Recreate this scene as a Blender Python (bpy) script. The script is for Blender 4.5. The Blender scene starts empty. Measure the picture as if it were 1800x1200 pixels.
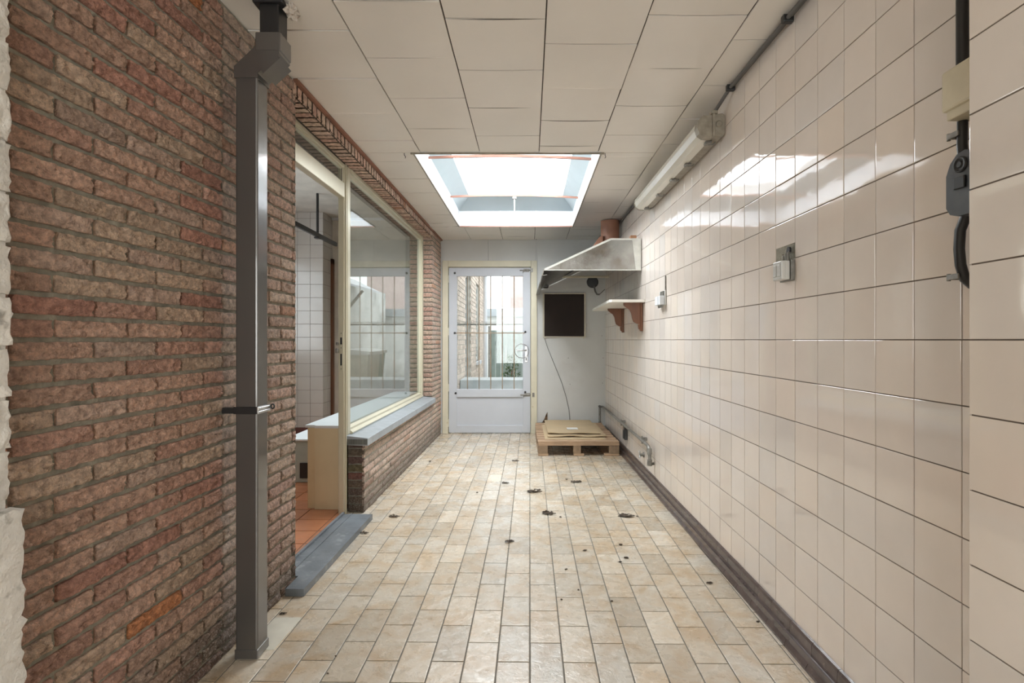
import bpy, math, random
from math import sin, cos, pi, atan, radians as R
from mathutils import Vector, Matrix, noise
random.seed(7)
SC = bpy.context.scene
COL = SC.collection
CAMZ = 1.13          # eye height above the floor; floor z = 0, view along +Y
CEIL = 2.335

# ------------------------------------------------------------------ materials
def new_mat(name):
    m = bpy.data.materials.new(name); m.use_nodes = True
    nt = m.node_tree; b = nt.nodes['Principled BSDF']
    return m, nt, b
def nd(nt, t, **k):
    n = nt.nodes.new(t)
    for a, v in k.items(): setattr(n, a, v)
    return n
def mixc(nt, fac, a, b, mode='MIX'):
    n = nd(nt, 'ShaderNodeMix', data_type='RGBA', blend_type=mode)
    for s, v in ((0, fac), (6, a), (7, b)):
        if hasattr(v, 'is_linked') or hasattr(v, 'links'): nt.links.new(v, n.inputs[s])
        elif isinstance(v, (int, float)): n.inputs[s].default_value = v
        else: n.inputs[s].default_value = (*v, 1) if len(v) == 3 else v
    return n.outputs[2]
def ramp(nt, src, p0, p1, c0=(0, 0, 0, 1), c1=(1, 1, 1, 1)):
    n = nd(nt, 'ShaderNodeValToRGB'); e = n.color_ramp.elements
    e[0].position, e[0].color = p0, c0; e[1].position, e[1].color = p1, c1
    nt.links.new(src, n.inputs[0]); return n.outputs[0]
def tex(nt, scale, detail=4, rough=.55, dist=0, stretch=None):
    tc = nd(nt, 'ShaderNodeTexCoord'); v = tc.outputs['Object']
    if stretch:
        mp = nd(nt, 'ShaderNodeMapping'); mp.inputs['Scale'].default_value = stretch
        nt.links.new(v, mp.inputs[0]); v = mp.outputs[0]
    n = nd(nt, 'ShaderNodeTexNoise'); nt.links.new(v, n.inputs['Vector'])
    n.inputs['Scale'].default_value = scale; n.inputs['Detail'].default_value = detail
    n.inputs['Roughness'].default_value = rough; n.inputs['Distortion'].default_value = dist
    return n.outputs[0]
def bump(nt, b, h, strength, dist=.01):
    n = nd(nt, 'ShaderNodeBump'); n.inputs['Strength'].default_value = strength
    n.inputs['Distance'].default_value = dist
    nt.links.new(h, n.inputs['Height']); nt.links.new(n.outputs[0], b.inputs['Normal'])
def attr(nt):
    n = nd(nt, 'ShaderNodeAttribute', attribute_name='Col'); return n.outputs['Color']
def pm(name, col, rough=.5, metal=0, var=.12, vscale=6, bs=0, bscale=40, bdist=.004, coat=0, spec=.5, stretch=None, dark=None, dscale=3, dp=(.55, .75)):
    m, nt, b = new_mat(name)
    n1 = tex(nt, vscale, stretch=stretch)
    f = ramp(nt, n1, .3, .7)
    c = mixc(nt, f, tuple(x*(1-var) for x in col), tuple(min(1, x*(1+var)) for x in col))
    if dark:
        d = ramp(nt, tex(nt, dscale, 6), *dp)
        c = mixc(nt, d, c, dark)
    nt.links.new(c, b.inputs['Base Color'])
    b.inputs['Roughness'].default_value = rough; b.inputs['Metallic'].default_value = metal
    b.inputs['Specular IOR Level'].default_value = spec
    b.inputs['Coat Weight'].default_value = coat; b.inputs['Coat Roughness'].default_value = .08
    if bs: bump(nt, b, tex(nt, bscale, 6, stretch=stretch), bs, bdist)
    return m
def glass_mat(name, tint=(1, 1, 1), rough=0.0, ior=1.5):
    m = bpy.data.materials.new(name); m.use_nodes = True; nt = m.node_tree
    nt.nodes.remove(nt.nodes['Principled BSDF']); out = nt.nodes['Material Output']
    t = nd(nt, 'ShaderNodeBsdfTransparent'); t.inputs[0].default_value = (*tint, 1)
    g = nd(nt, 'ShaderNodeBsdfGlossy'); g.inputs['Roughness'].default_value = rough
    f0 = ((ior-1)/(ior+1))**2
    lw = nd(nt, 'ShaderNodeLayerWeight'); lw.inputs[0].default_value = .5
    pw = nd(nt, 'ShaderNodeMath', operation='POWER'); nt.links.new(lw.outputs['Facing'], pw.inputs[0]); pw.inputs[1].default_value = 4.2
    fr = nd(nt, 'ShaderNodeMath', operation='MULTIPLY_ADD'); nt.links.new(pw.outputs[0], fr.inputs[0]); fr.inputs[1].default_value = 1-f0; fr.inputs[2].default_value = f0
    mx = nd(nt, 'ShaderNodeMixShader')
    nt.links.new(fr.outputs[0], mx.inputs[0]); nt.links.new(t.outputs[0], mx.inputs[1]); nt.links.new(g.outputs[0], mx.inputs[2])
    nt.links.new(mx.outputs[0], out.inputs[0]); return m

def brick_mat(name, grime=True, bstr=.9):
    m, nt, b = new_mat(name)
    c = attr(nt)
    n1 = ramp(nt, tex(nt, 55, 6, .65), .35, .68)
    c = mixc(nt, n1, mixc(nt, 1.0, c, (.60, .56, .54), 'MULTIPLY'), mixc(nt, 1.0, c, (1.22, 1.2, 1.16), 'MULTIPLY'))
    pits = ramp(nt, tex(nt, 120, 4, .7), .66, .74)
    c = mixc(nt, pits, c, (.07, .045, .035))
    if grime:   # damp, salt-flecked foot of the wall
        g = nd(nt, 'ShaderNodeNewGeometry'); s = nd(nt, 'ShaderNodeSeparateXYZ')
        nt.links.new(g.outputs['Position'], s.inputs[0])
        a = nd(nt, 'ShaderNodeMath', operation='ADD'); nt.links.new(s.outputs['Z'], a.inputs[0])
        k = nd(nt, 'ShaderNodeMath', operation='MULTIPLY'); nt.links.new(tex(nt, 7, 5), k.inputs[0]); k.inputs[1].default_value = .22
        nt.links.new(k.outputs[0], a.inputs[1])
        f = ramp(nt, a.outputs[0], .17, .36, (1, 1, 1, 1), (0, 0, 0, 1))
        fl = ramp(nt, tex(nt, 150, 5, .75), .52, .6, (.09, .075, .06, 1), (.45, .43, .4, 1))
        c = mixc(nt, mixc(nt, 1.0, f, (.72, .72, .72), 'MULTIPLY'), c, fl)
    nt.links.new(c, b.inputs['Base Color'])
    b.inputs['Roughness'].default_value = .85; b.inputs['Specular IOR Level'].default_value = .3
    v = nd(nt, 'ShaderNodeMath', operation='ADD')
    nt.links.new(tex(nt, 38, 8, .74, 1.6), v.inputs[0]); nt.links.new(tex(nt, 160, 4, .7), v.inputs[1])
    bump(nt, b, v.outputs[0], bstr, .022)
    return m
def tile_mat(name, rough=.07, wave=.12, wscale=7, coat=.0, var=.03):
    m, nt, b = new_mat(name)
    c = attr(nt); n1 = ramp(nt, tex(nt, 9, 4), .35, .65)
    c = mixc(nt, n1, mixc(nt, 1.0, c, (1-var,)*3, 'MULTIPLY'), c)
    nt.links.new(c, b.inputs['Base Color'])
    b.inputs['Roughness'].default_value = rough
    b.inputs['Specular IOR Level'].default_value = .85
    bump(nt, b, tex(nt, wscale, 2, .4), wave, .006)
    return m
def floor_mat():
    m, nt, b = new_mat('floor_stone_tile')
    c = attr(nt)
    cl = ramp(nt, tex(nt, 7, 6, .6, .6), .42, .66)
    c = mixc(nt, cl, c, mixc(nt, 1.0, c, (.86, .74, .60), 'MULTIPLY'))
    ve = ramp(nt, tex(nt, 26, 6, .7, 1.6), .56, .68)
    c = mixc(nt, mixc(nt, 1.0, ve, (.38, .38, .38), 'MULTIPLY'), c, (.28, .235, .18))
    wh = ramp(nt, tex(nt, 34, 5, .7, 2.0), .60, .68)
    c = mixc(nt, mixc(nt, 1.0, wh, (.35, .35, .35), 'MULTIPLY'), c, (.66, .63, .56))
    nt.links.new(c, b.inputs['Base Color'])
    r = ramp(nt, tex(nt, 14, 4), .3, .7, (.20, .20, .20, 1), (.36, .36, .36, 1))
    nt.links.new(r, b.inputs['Roughness'])
    bump(nt, b, tex(nt, 24, 7, .68, 1.2), .28, .006); b.inputs['Specular IOR Level'].default_value = .8
    return m

M = {}
M['brick'] = brick_mat('brick_clay')
M['brick_clean'] = brick_mat('brick_lintel', False, .3)
M['mortar'] = pm('mortar_grey', (.28, .265, .215), .95, bs=.8, bscale=90, bdist=.004, var=.25, vscale=30)
M['whitebrick'] = pm('whitewashed_masonry', (.70, .68, .64), .8, bs=.9, bscale=38, bdist=.012, dark=(.35, .34, .31), dscale=14, dp=(.62, .72))
M['tile'] = tile_mat('glazed_beige_tile', .05, .24, 6)
M['grout'] = pm('grout_brown', (.16, .125, .10), .9, bs=.3)
M['floor'] = floor_mat()
M['fgrout'] = pm('floor_grout', (.17, .16, .14), .9, bs=.3)
M['ceil'] = pm('ceiling_panel_paint', (.80, .765, .715), .38, var=.03, vscale=2.5, bs=.12, bscale=5, bdist=.01)
M['gap'] = pm('dark_gap', (.06, .045, .035), .9)
M['white'] = pm('white_board', (.68, .71, .75), .5, var=.03)
M['bwall'] = pm('grey_wall_panel', (.56, .565, .555), .55, var=.04, vscale=3, dark=(.48, .47, .45), dscale=2)
M['doorwhite'] = pm('door_paint_white', (.50, .525, .57), .42, var=.03, vscale=4)
M['cream'] = pm('cream_paint', (.60, .56, .435), .5, var=.05, dark=(.42, .33, .2), dscale=11, dp=(.70, .78))
M['alu'] = pm('champagne_aluminium', (.60, .57, .44), .33, metal=.35, var=.05, stretch=(1, 1, .1), coat=.3)
M['creampanel'] = pm('cream_panel', (.66, .55, .36), .5, var=.04, dark=(.5, .38, .22), dscale=5, dp=(.6, .85))
M['bluestone'] = pm('bluestone', (.15, .17, .19), .42, var=.25, vscale=9, bs=.25, bscale=60, dark=(.32, .34, .36), dscale=16, dp=(.58, .78))
M['sill'] = pm('sill_stone', (.31, .34, .365), .38, var=.12, vscale=14, bs=.15, bscale=60)
M['sillend'] = pm('sill_cut_end', (.13, .13, .10), .8, var=.6, vscale=40, stretch=(1, 1, .02))
M['pipe'] = pm('grey_zinc_pipe', (.135, .13, .125), .33, metal=.6, var=.08, coat=.9, vscale=3, stretch=(1, 1, .3))
M['black'] = pm('black_plastic', (.018, .018, .019), .35)
M['blackgrey'] = pm('dark_grey_bakelite', (.055, .06, .068), .3, coat=.3, var=.2, vscale=30)
M['steel'] = pm('stainless_steel', (.34, .335, .32), .24, metal=1, var=.15, bs=.3, bscale=7, bdist=.01, dark=(.15, .12, .09), dscale=5, dp=(.42, .72))
M['chrome'] = pm('zinc_steel', (.55, .55, .55), .3, metal=1)
M['oldsteel'] = pm('dull_grey_metal', (.25, .24, .22), .5, metal=.6, var=.3, vscale=40)
M['brown'] = pm('dark_brown_board', (.018, .010, .007), .55, var=.15, spec=.25)
M['wood_brown'] = pm('stained_wood', (.16, .062, .028), .42, var=.25, vscale=20, stretch=(1, 1, .15))
M['wood'] = pm('raw_pine', (.42, .285, .185), .8, var=.2, vscale=16, stretch=(.3, 1, 1), bs=.2, bscale=60, dark=(.30, .20, .12), dscale=7)
M['wood2'] = pm('grey_pine_block', (.27, .19, .125), .85, var=.2, vscale=30, bs=.3)
M['card'] = pm('cardboard', (.50, .385, .245), .85, var=.06, bs=.1, bscale=12, dark=(.50, .37, .22), dscale=3)
M['paper'] = pm('white_paper', (.78, .77, .75), .8)
M['quarry'] = pm('brown_glazed_cove', (.085, .062, .058), .25, var=.25, vscale=14, coat=.25, dark=(.17, .13, .12), dscale=30, dp=(.62, .75))
M['trimred'] = pm('red_brown_batten', (.26, .12, .075), .6, var=.2)
M['rust'] = pm('rusty_bar', (.30, .24, .17), .5, var=.3, vscale=10, stretch=(1, 1, .4), dark=(.30, .17, .08), dscale=5, dp=(.5, .62))
M['pinkbar'] = pm('copper_coloured_strip', (.24, .115, .08), .4, var=.15)
M['terra'] = tile_mat('terracotta_floor_tile', .35, .2, 20, var=.15)
M['flue'] = pm('brown_flue', (.28, .13, .08), .55, var=.2)
M['diffuser'] = pm('lamp_diffuser', (.66, .64, .57), .3, var=.05, coat=.3)
M['lampbody'] = pm('lamp_housing', (.30, .27, .22), .45, var=.2, vscale=30)
M['cable'] = pm('grey_cable', (.11, .105, .10), .5)
M['boxcream'] = pm('cream_box', (.60, .54, .40), .4, var=.06, vscale=20)
M['sockgrey'] = pm('grey_switch', (.54, .54, .52), .35, var=.1)
M['foam'] = pm('foam', (.62, .56, .50), .9, bs=1, bscale=50, bdist=.01, dark=(.2, .08, .05), dscale=40, dp=(.62, .7))
M['itile'] = tile_mat('interior_tile', .16, .1, 7)
M['plaster'] = pm('interior_plaster', (.55, .53, .49), .8)
M['glass'] = glass_mat('window_glass', (.93, .96, .94), 0.0, 1.62)
M['glass2'] = glass_mat('door_glass', (.95, .97, .97), 0.0, 1.5)
M['litter'] = pm('dry_litter', (.07, .052, .038), .9, var=.5, vscale=60)
M['extbrick'] = brick_mat('outdoor_brick', False, .3)
M['extwhite'] = pm('outdoor_render', (.66, .67, .65), .9, var=.2, vscale=2, dark=(.33, .34, .32), dscale=2.2, stretch=(1, 1, .3))
M['gravel'] = pm('gravel', (.42, .41, .38), .95, var=.4, vscale=60, bs=1, bscale=60, bdist=.02)
M['green'] = pm('green_plastic', (.10, .19, .13), .5, var=.1)
M['binbeige'] = pm('beige_plastic', (.42, .40, .32), .5, var=.1)
M['binlid'] = pm('pale_grey_lid', (.55, .56, .54), .5)
M['darkglass'] = pm('dark_pane', (.22, .24, .25), .15)
M['leaf'] = pm('shrub_leaf', (.07, .13, .05), .7, var=.4, vscale=30)
M['heater'] = pm('grey_green_enamel', (.36, .39, .36), .45)
M['terracap'] = pm('dark_red_skirting', (.11, .045, .04), .35)

# ------------------------------------------------------------------ mesh helpers
class MB:
    def __init__(s): s.v = []; s.f = []; s.c = []; s.m = []; s.s = []
    def add(s, vs, fs, col=(1, 1, 1), mi=0, smooth=False):
        o = len(s.v); s.v += [tuple(v) for v in vs]
        for f in fs:
            s.f.append(tuple(i+o for i in f)); s.c.append(col); s.m.append(mi); s.s.append(smooth)
    def box(s, x0, x1, y0, y1, z0, z1, mx=None, mi=0, bev=0, col=(1, 1, 1)):
        x0, x1 = min(x0, x1), max(x0, x1); y0, y1 = min(y0, y1), max(y0, y1); z0, z1 = min(z0, z1), max(z0, z1)
        if bev <= 0:
            vs = [(x, y, z) for x in (x0, x1) for y in (y0, y1) for z in (z0, z1)]
            fs = [(0, 1, 3, 2), (4, 6, 7, 5), (0, 4, 5, 1), (2, 3, 7, 6), (0, 2, 6, 4), (1, 5, 7, 3)]
            if mx: vs = [mx @ Vector(v) for v in vs]
            s.add(vs, fs, col, mi); return
        import bmesh
        bm = bmesh.new(); bmesh.ops.create_cube(bm, size=1)
        for v in bm.verts:
            v.co = Vector(((x0+x1)/2+v.co.x*(x1-x0), (y0+y1)/2+v.co.y*(y1-y0), (z0+z1)/2+v.co.z*(z1-z0)))
        b = min(bev, .45*min(x1-x0, y1-y0, z1-z0))
        bmesh.ops.bevel(bm, geom=bm.edges[:], offset=b, segments=2, affect='EDGES', profile=.5)
        s.bm(bm, mx, mi, col); bm.free()
    def bm(s, bm, mx=None, mi=0, col=(1, 1, 1), smooth=False):
        bm.verts.index_update()
        vs = [(mx @ v.co) if mx else v.co.copy() for v in bm.verts]
        s.add(vs, [tuple(v.index for v in f.verts) for f in bm.faces], col, mi, smooth)
    def prism(s, poly, axis, a, b, mx=None, mi=0, col=(1, 1, 1), smooth=False):
        # poly: 2-D points in the two other axes, extruded along axis from a to b
        def P(p, t):
            return {'x': (t, p[0], p[1]), 'y': (p[0], t, p[1]), 'z': (p[0], p[1], t)}[axis]
        n = len(poly); vs = [Vector(P(p, a)) for p in poly] + [Vector(P(p, b)) for p in poly]
        if mx: vs = [mx @ v for v in vs]
        fs = [tuple(range(n))[::-1], tuple(range(n, 2*n))]
        s.add(vs, fs, col, mi)
        s.add(vs, [(i, (i+1) % n, n+(i+1) % n, n+i) for i in range(n)], col, mi, smooth)
    def tube(s, pts, r, seg=10, mi=0, cap=True, col=(1, 1, 1)):
        pts = [Vector(p) for p in pts]; n = len(pts)
        rs = r if isinstance(r, (list, tuple)) else [r]*n
        vs = []; up = None
        for i, p in enumerate(pts):
            t = (pts[min(i+1, n-1)]-pts[max(i-1, 0)]).normalized()
            if up is None:
                up = Vector((0, 0, 1)) if abs(t.z) < .9 else Vector((1, 0, 0))
            a = t.cross(up).normalized(); up = a.cross(t).normalized()
            for k in range(seg):
                w = 2*pi*k/seg; vs.append(p+a*cos(w)*rs[i]+up*sin(w)*rs[i])
        fs = [(i*seg+k, i*seg+(k+1) % seg, (i+1)*seg+(k+1) % seg, (i+1)*seg+k) for i in range(n-1) for k in range(seg)]
        s.add(vs, fs, col, mi, True)
        if cap: s.add(vs, [tuple(range(seg))[::-1], tuple(range((n-1)*seg, n*seg))], col, mi)
    def lathe(s, prof, c, axis='z', seg=20, mi=0):
        vs = []
        for (r, h) in prof:
            for k in range(seg):
                w = 2*pi*k/seg; a, b = r*cos(w), r*sin(w)
                vs.append({'z': (c[0]+a, c[1]+b, c[2]+h), 'y': (c[0]+a, c[1]+h, c[2]+b), 'x': (c[0]+h, c[1]+a, c[2]+b)}[axis])
        n = len(prof)
        s.add(vs, [(i*seg+k, i*seg+(k+1) % seg, (i+1)*seg+(k+1) % seg, (i+1)*seg+k) for i in range(n-1) for k in range(seg)], mi=mi, smooth=True)
        s.add(vs, [tuple(range(seg))[::-1], tuple(range((n-1)*seg, n*seg))], mi=mi)
    def blob(s, c, sx, sy, sz, amp=.35, fr=3, sub=2, mi=0, seed=0):
        import bmesh
        bm = bmesh.new(); bmesh.ops.create_icosphere(bm, subdivisions=sub, radius=1)
        for v in bm.verts:
            d = 1+amp*2*noise.noise(v.co*fr+Vector((seed, seed*.7, 3)))
            v.co = Vector((v.co.x*sx*d+c[0], v.co.y*sy*d+c[1], v.co.z*sz*d+c[2]))
        s.bm(bm, None, mi, smooth=False); bm.free()
def wloc(o):
    l = Vector((0, 0, 0))
    while o: l += o.location; o = o.parent
    return l
def obj(name, mb, mats, parent=None):
    if not isinstance(mats, (list, tuple)): mats = [mats]
    off = wloc(parent)
    me = bpy.data.meshes.new(name)
    me.from_pydata([(v[0]-off.x, v[1]-off.y, v[2]-off.z) for v in mb.v], [], mb.f)
    for m in mats: me.materials.append(M[m] if isinstance(m, str) else m)
    me.polygons.foreach_set('material_index', mb.m)
    me.polygons.foreach_set('use_smooth', mb.s)
    if any(c != (1, 1, 1) for c in mb.c):
        ca = me.color_attributes.new('Col', 'FLOAT_COLOR', 'CORNER'); a = []
        for f, c in zip(mb.f, mb.c): a += [c[0], c[1], c[2], 1.0]*len(f)
        ca.data.foreach_set('color', a)
    import bmesh
    bm = bmesh.new(); bm.from_mesh(me); bmesh.ops.recalc_face_normals(bm, faces=bm.faces); bm.to_mesh(me); bm.free()
    me.update()
    o = bpy.data.objects.new(name, me); COL.objects.link(o)
    if parent: o.parent = parent
    return o
def thing(name, label, cat, loc, group=None):
    o = bpy.data.objects.new(name, None); COL.objects.link(o); o.location = loc
    o.empty_display_size = .05
    o['label'] = label; o['category'] = cat
    if group: o['group'] = group
    return o
def tag(o, label, cat, group=None):
    o['label'] = label; o['category'] = cat
    if group: o['group'] = group
    return o
def st(o, label=None, cat=None):
    o['kind'] = 'structure'
    if label: o['label'] = label
    if cat: o['category'] = cat
    return o
def struct(name, loc, label=None, cat=None):
    o = bpy.data.objects.new(name, None); COL.objects.link(o); o.location = loc; o.empty_display_size = .05
    return st(o, label, cat)

# frames of the slightly skewed left wall: x = out into the passage, y = along it
A1 = atan(.0188); ML = Matrix.Translation((-1.098, 0, 0)) @ Matrix.Rotation(-A1, 4, 'Z')
A0 = atan(.0407); M0 = Matrix.Translation((-1.141, 0, 0)) @ Matrix.Rotation(-A0, 4, 'Z')

# ------------------------------------------------------------------ brickwork
BC = [((.84, .57, .45), 6), ((.80, .50, .40), 4), ((.84, .64, .50), 5), ((.78, .58, .48), 4), ((.80, .36, .18), 1.0), ((.72, .40, .32), 1.6)]
def bcol(pale=0, rnd=random):
    c = rnd.choices([b[0] for b in BC], [b[1] for b in BC])[0]; k = rnd.uniform(.85, 1.1)
    g = (.80, .69, .61)
    return tuple(min(1, (x*(1-pale)+y*pale)*k) for x, y in zip(c, g))
def brick(mb, F, s0, s1, t0, t1, col, nx=14, ny=4, amp=.0022, depth=.015, jit=.0034, mi=0, side=None, fine=False):
    sd = random.uniform(0, 50); vs = []; ee = random.uniform(-.0015, .002)
    for j in range(ny+1):
        for i in range(nx+1):
            a, b = i/nx, j/ny; s = s0+(s1-s0)*a; t = t0+(t1-t0)*b
            q = Vector((s*30+sd, t*60, sd)); e = 0
            if i in (0, nx): s += jit*1.4*noise.noise(Vector((sd, t*90, 1))); e = 1
            if j in (0, ny): t += jit*noise.noise(Vector((s*45, sd, 5))); e = 1
            n = amp*(1.6*noise.noise(q)+.9*noise.noise(q*2.7))+ee-(.0035 if e else 0)
            if fine:
                w_ = noise.noise(Vector((s*95+3*noise.noise(q*1.3), t*55, sd)))
                n += amp*(.9*noise.noise(q*6)-1.5*max(0, .12-abs(w_))*4)
            vs.append(F(s, t, n))
    w = nx+1
    fs = [(j*w+i, j*w+i+1, (j+1)*w+i+1, (j+1)*w+i) for j in range(ny) for i in range(nx)]
    mb.add(vs, fs, col, mi, True)
    ring = [i for i in range(nx+1)]+[j*w+nx for j in range(1, ny+1)]+[ny*w+i for i in range(nx-1, -1, -1)]+[j*w for j in range(ny-1, 0, -1)]
    rv = [vs[k] for k in ring]
    # back ring
    def back(k):
        j, i = divmod(k, w); a, b = i/nx, j/ny
        return F(s0+(s1-s0)*a, t0+(t1-t0)*b, -depth)
    bv = [back(k) for k in ring]; L = len(ring)
    mb.add(rv+bv, [(k, (k+1) % L, L+(k+1) % L, L+k) for k in range(L)], side or col, mi, not side)
CP = .052; BP = .222; JT = .0125
def brickwork(mb, F, s0, s1, t0, t1, phase, pale=0, nx=14, ny=4, nj=.006, mi=0, mort=1, amp=.0022, fine=False):
    k0 = int(math.floor((t0-CAMZ)/CP)); k1 = int(math.ceil((t1-CAMZ)/CP))
    for k in range(k0, k1):
        a, b = CAMZ+k*CP+JT/2, CAMZ+(k+1)*CP-JT/2
        a, b = max(a, t0+.002), min(b, t1-.001)
        if b-a < .012: continue
        ph = phase+(BP/2 if k % 2 else 0)+.004*noise.noise(Vector((k*3.3, 7, 1)))
        i = math.floor((s0-ph)/BP)
        while ph+i*BP < s1:
            x0, x1 = max(ph+i*BP+JT/2, s0), min(ph+(i+1)*BP-JT/2, s1); i += 1
            if x1-x0 < .02: continue
            dz = .0012*noise.noise(Vector((k, i, 3)))
            brick(mb, F, x0, x1, a+dz, b+dz, bcol(pale), max(3, int(nx*(x1-x0)/.21)), ny, amp, mi=mi, fine=fine)
    # mortar skin
    nxm = max(2, int((s1-s0)/.012)); nym = max(2, int((t1-t0)/.013)); w = nxm+1; vs = []
    if (s1-s0)*(t1-t0) > .9: nxm //= 2; w = nxm+1
    for j in range(nym+1):
        for i2 in range(nxm+1):
            s, t = s0+(s1-s0)*i2/nxm, t0+(t1-t0)*j/nym
            vs.append(F(s, t, -nj+.003*noise.noise(Vector((s*40, t*40, 9)))))
    mb.add(vs, [(j*w+i2, j*w+i2+1, (j+1)*w+i2+1, (j+1)*w+i2) for j in range(nym) for i2 in range(nxm)], (.23, .22, .19), mort, True)

# ------------------------------------------------------------------ tiles
def tile(mb, F, s0, s1, t0, t1, col, gap=.0016, bev=.0018, tilt=.0, mi=0, n0=0.0):
    a, b, c, d = s0+gap, s1-gap, t0+gap, t1-gap
    ts, tt = random.gauss(0, tilt), random.gauss(0, tilt); cs, ct = (a+b)/2, (c+d)/2
    def ring(ins, n):
        return [F(x, y, n0+n+ts*(x-cs)+tt*(y-ct)) for x, y in ((a+ins, c+ins), (b-ins, c+ins), (b-ins, d-ins), (a+ins, d-ins))]
    vs = ring(0, -.006)+ring(0, -.0006)+ring(bev*.35, -.0002)+ring(bev, 0)
    fs = [(r*4+k, r*4+(k+1) % 4, r*4+4+(k+1) % 4, r*4+4+k) for r in range(3) for k in range(4)]
    mb.add(vs, fs+[(12, 13, 14, 15)], col, mi)
def grid_tiles(mb, F, s0, s1, t0, t1, ps, pt, os_, ot, colf, tilt=.002, skip=None, bev=.0018, gap=.0016, stagger=False):
    i = math.floor((s0-os_)/ps)
    while os_+i*ps < s1:
        o2 = ot+(pt/2 if (stagger and i % 2) else 0); j = math.floor((t0-o2)/pt)
        while o2+j*pt < t1:
            a, b, c, d = max(s0, os_+i*ps), min(s1, os_+(i+1)*ps), max(t0, o2+j*pt), min(t1, o2+(j+1)*pt)
            if skip:
                r = skip(a, b, c, d)
                if r: a, b, c, d = r
            if b-a > .006 and d-c > .006: tile(mb, F, a, b, c, d, colf(), gap, bev, tilt)
            j += 1
        i += 1
def quad(mb, F, s0, s1, t0, t1, n, mi=0, col=(.5, .5, .5)):
    mb.add([F(s0, t0, n), F(s1, t0, n), F(s1, t1, n), F(s0, t1, n)], [(0, 1, 2, 3)], col, mi)

REAR = -2.4; BACK = 6.56
# ---------------------------------------------------------------- LEFT WALL
def FL(s, t, n): return ML @ Vector((n, s, t))
def F0(s, t, n): return M0 @ Vector((n, s, t))
mb = MB()
brickwork(mb, F0, 1.10, 1.934, 0, CEIL, 1.2755, nx=48, ny=11, amp=.0042, nj=.012, fine=True)
mb.box(-.20, -.013, 1.10, 1.93, 0, CEIL+.3, M0, 1, col=(.23, .22, .19))
brickwork(mb, FL, 1.93, 2.529, 0, CEIL, 1.2755, .45, nx=30, ny=7, amp=.0034, nj=.011, fine=True)
FR = lambda s, t, n: ML @ Vector((-s, 2.529+n, t))       # return of the pier towards the doorway
brickwork(mb, FR, 0, .105, 0, CEIL, 0, .2, nx=8, ny=3)
mb.box(-.30, -.013, 1.93, 2.515, 0, CEIL+.3, ML, 1, col=(.23, .22, .19))
obj_wall_left = st(obj('wall_left', mb, ['brick', 'mortar']))
mb = MB()                                                # low wall under the big window
brickwork(mb, FL, 3.56, 6.0, 0, .445, 3.56+.105, .62, nx=12, ny=4)
k = 0; z = .008
while z < .43:
    FN = lambda s, t, n: ML @ Vector((-s, 3.56-n, t))
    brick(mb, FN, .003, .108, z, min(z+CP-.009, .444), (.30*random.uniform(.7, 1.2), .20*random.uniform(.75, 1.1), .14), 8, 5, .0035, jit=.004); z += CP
mb.box(-.11, -.013, 3.572, 5.995, 0, .444, ML, 1, col=(.23, .22, .19))
o = st(obj('wall_left_low', mb, ['brick', 'mortar']))
mb = MB()                                                # far pier
brickwork(mb, FL, 6.0, BACK, 0, CEIL, 3.56+.105, .45, nx=10, ny=3)
z = CAMZ-21*CP
while z < CEIL-.03:
    FN = lambda s, t, n: ML @ Vector((-s, 6.0-n, t))
    brick(mb, FN, .003, .105, z+JT/2, z+CP-JT/2, bcol(.25), 6, 3, .002); z += CP
mb.box(-.30, -.010, 6.010, BACK+.1, 0, CEIL+.3, ML, 1, col=(.23, .22, .19))
mb.box(-.30, -.11, 5.995, 6.02, 0, CEIL+.3, ML, 1, col=(.23, .22, .19))
st(obj('wall_left_pier', mb, ['brick', 'mortar']))
# soldier course lintel
mb = MB(); s = 2.50; SP = .0585
while s < 6.0:
    e = min(s+SP-.015, 6.0); c = bcol(.35); c = tuple(x*.8 for x in c); JOINT_SHADE = (.13, .10, .08)  # mortar-covered brick sides, darkened to paint in the joint shade
    brick(mb, FL, s, e, 2.26, 2.316, c, 4, 5, .001, jit=.0015, side=JOINT_SHADE)
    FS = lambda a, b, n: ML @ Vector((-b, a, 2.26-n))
    brick(mb, FS, s, e, .002, .107, c, 4, 9, .0012, jit=.0015, side=JOINT_SHADE)
    s += SP
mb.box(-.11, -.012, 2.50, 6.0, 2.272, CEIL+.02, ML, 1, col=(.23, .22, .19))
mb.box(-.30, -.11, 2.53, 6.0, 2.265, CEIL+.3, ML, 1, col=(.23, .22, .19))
st(obj('wall_left_lintel', mb, ['brick_clean', pm('shade_dark_mortar', (.09, .075, .06), .95, bs=.5)]))  # lintel mortar colour darkened to stand in for shade in the joints
mb = MB(); mb.box(-.005, .016, 2.51, BACK, 2.318, CEIL-.001, ML, bev=.002)
st(obj('trim_1', mb, 'trimred'))
# whitewashed pier beside the camera
mb = MB()
FW = lambda s, t, n: Vector((-1.052+n, s, t))
t = .80; k = 0
while t < CEIL:
    h = .105; y = REAR+(0.1 if k % 2 else 0)
    while y < 1.12:
        e = min(y+.30, 1.122)
        if e-y > .03: brick(mb, FW, y+.004, e, t+.004, min(t+h-.004, CEIL), (.7, .68, .64), 20, 9, .005, jit=.0035)
        y += .305
    t += h; k += 1
mb.box(-1.35, -1.062, REAR, 1.12, 0, CEIL+.3)
FP = lambda s, t, n: Vector((-1.027+n, s, t))
brick(mb, FP, .4, 1.125, 0, .785, (.7, .7, .7), 60, 60, .003, .03, .01)
mb.box(-1.06, -1.032, REAR, .5, 0, .785)
st(obj('wall_left_whitewashed', mb, 'whitebrick'))

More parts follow.
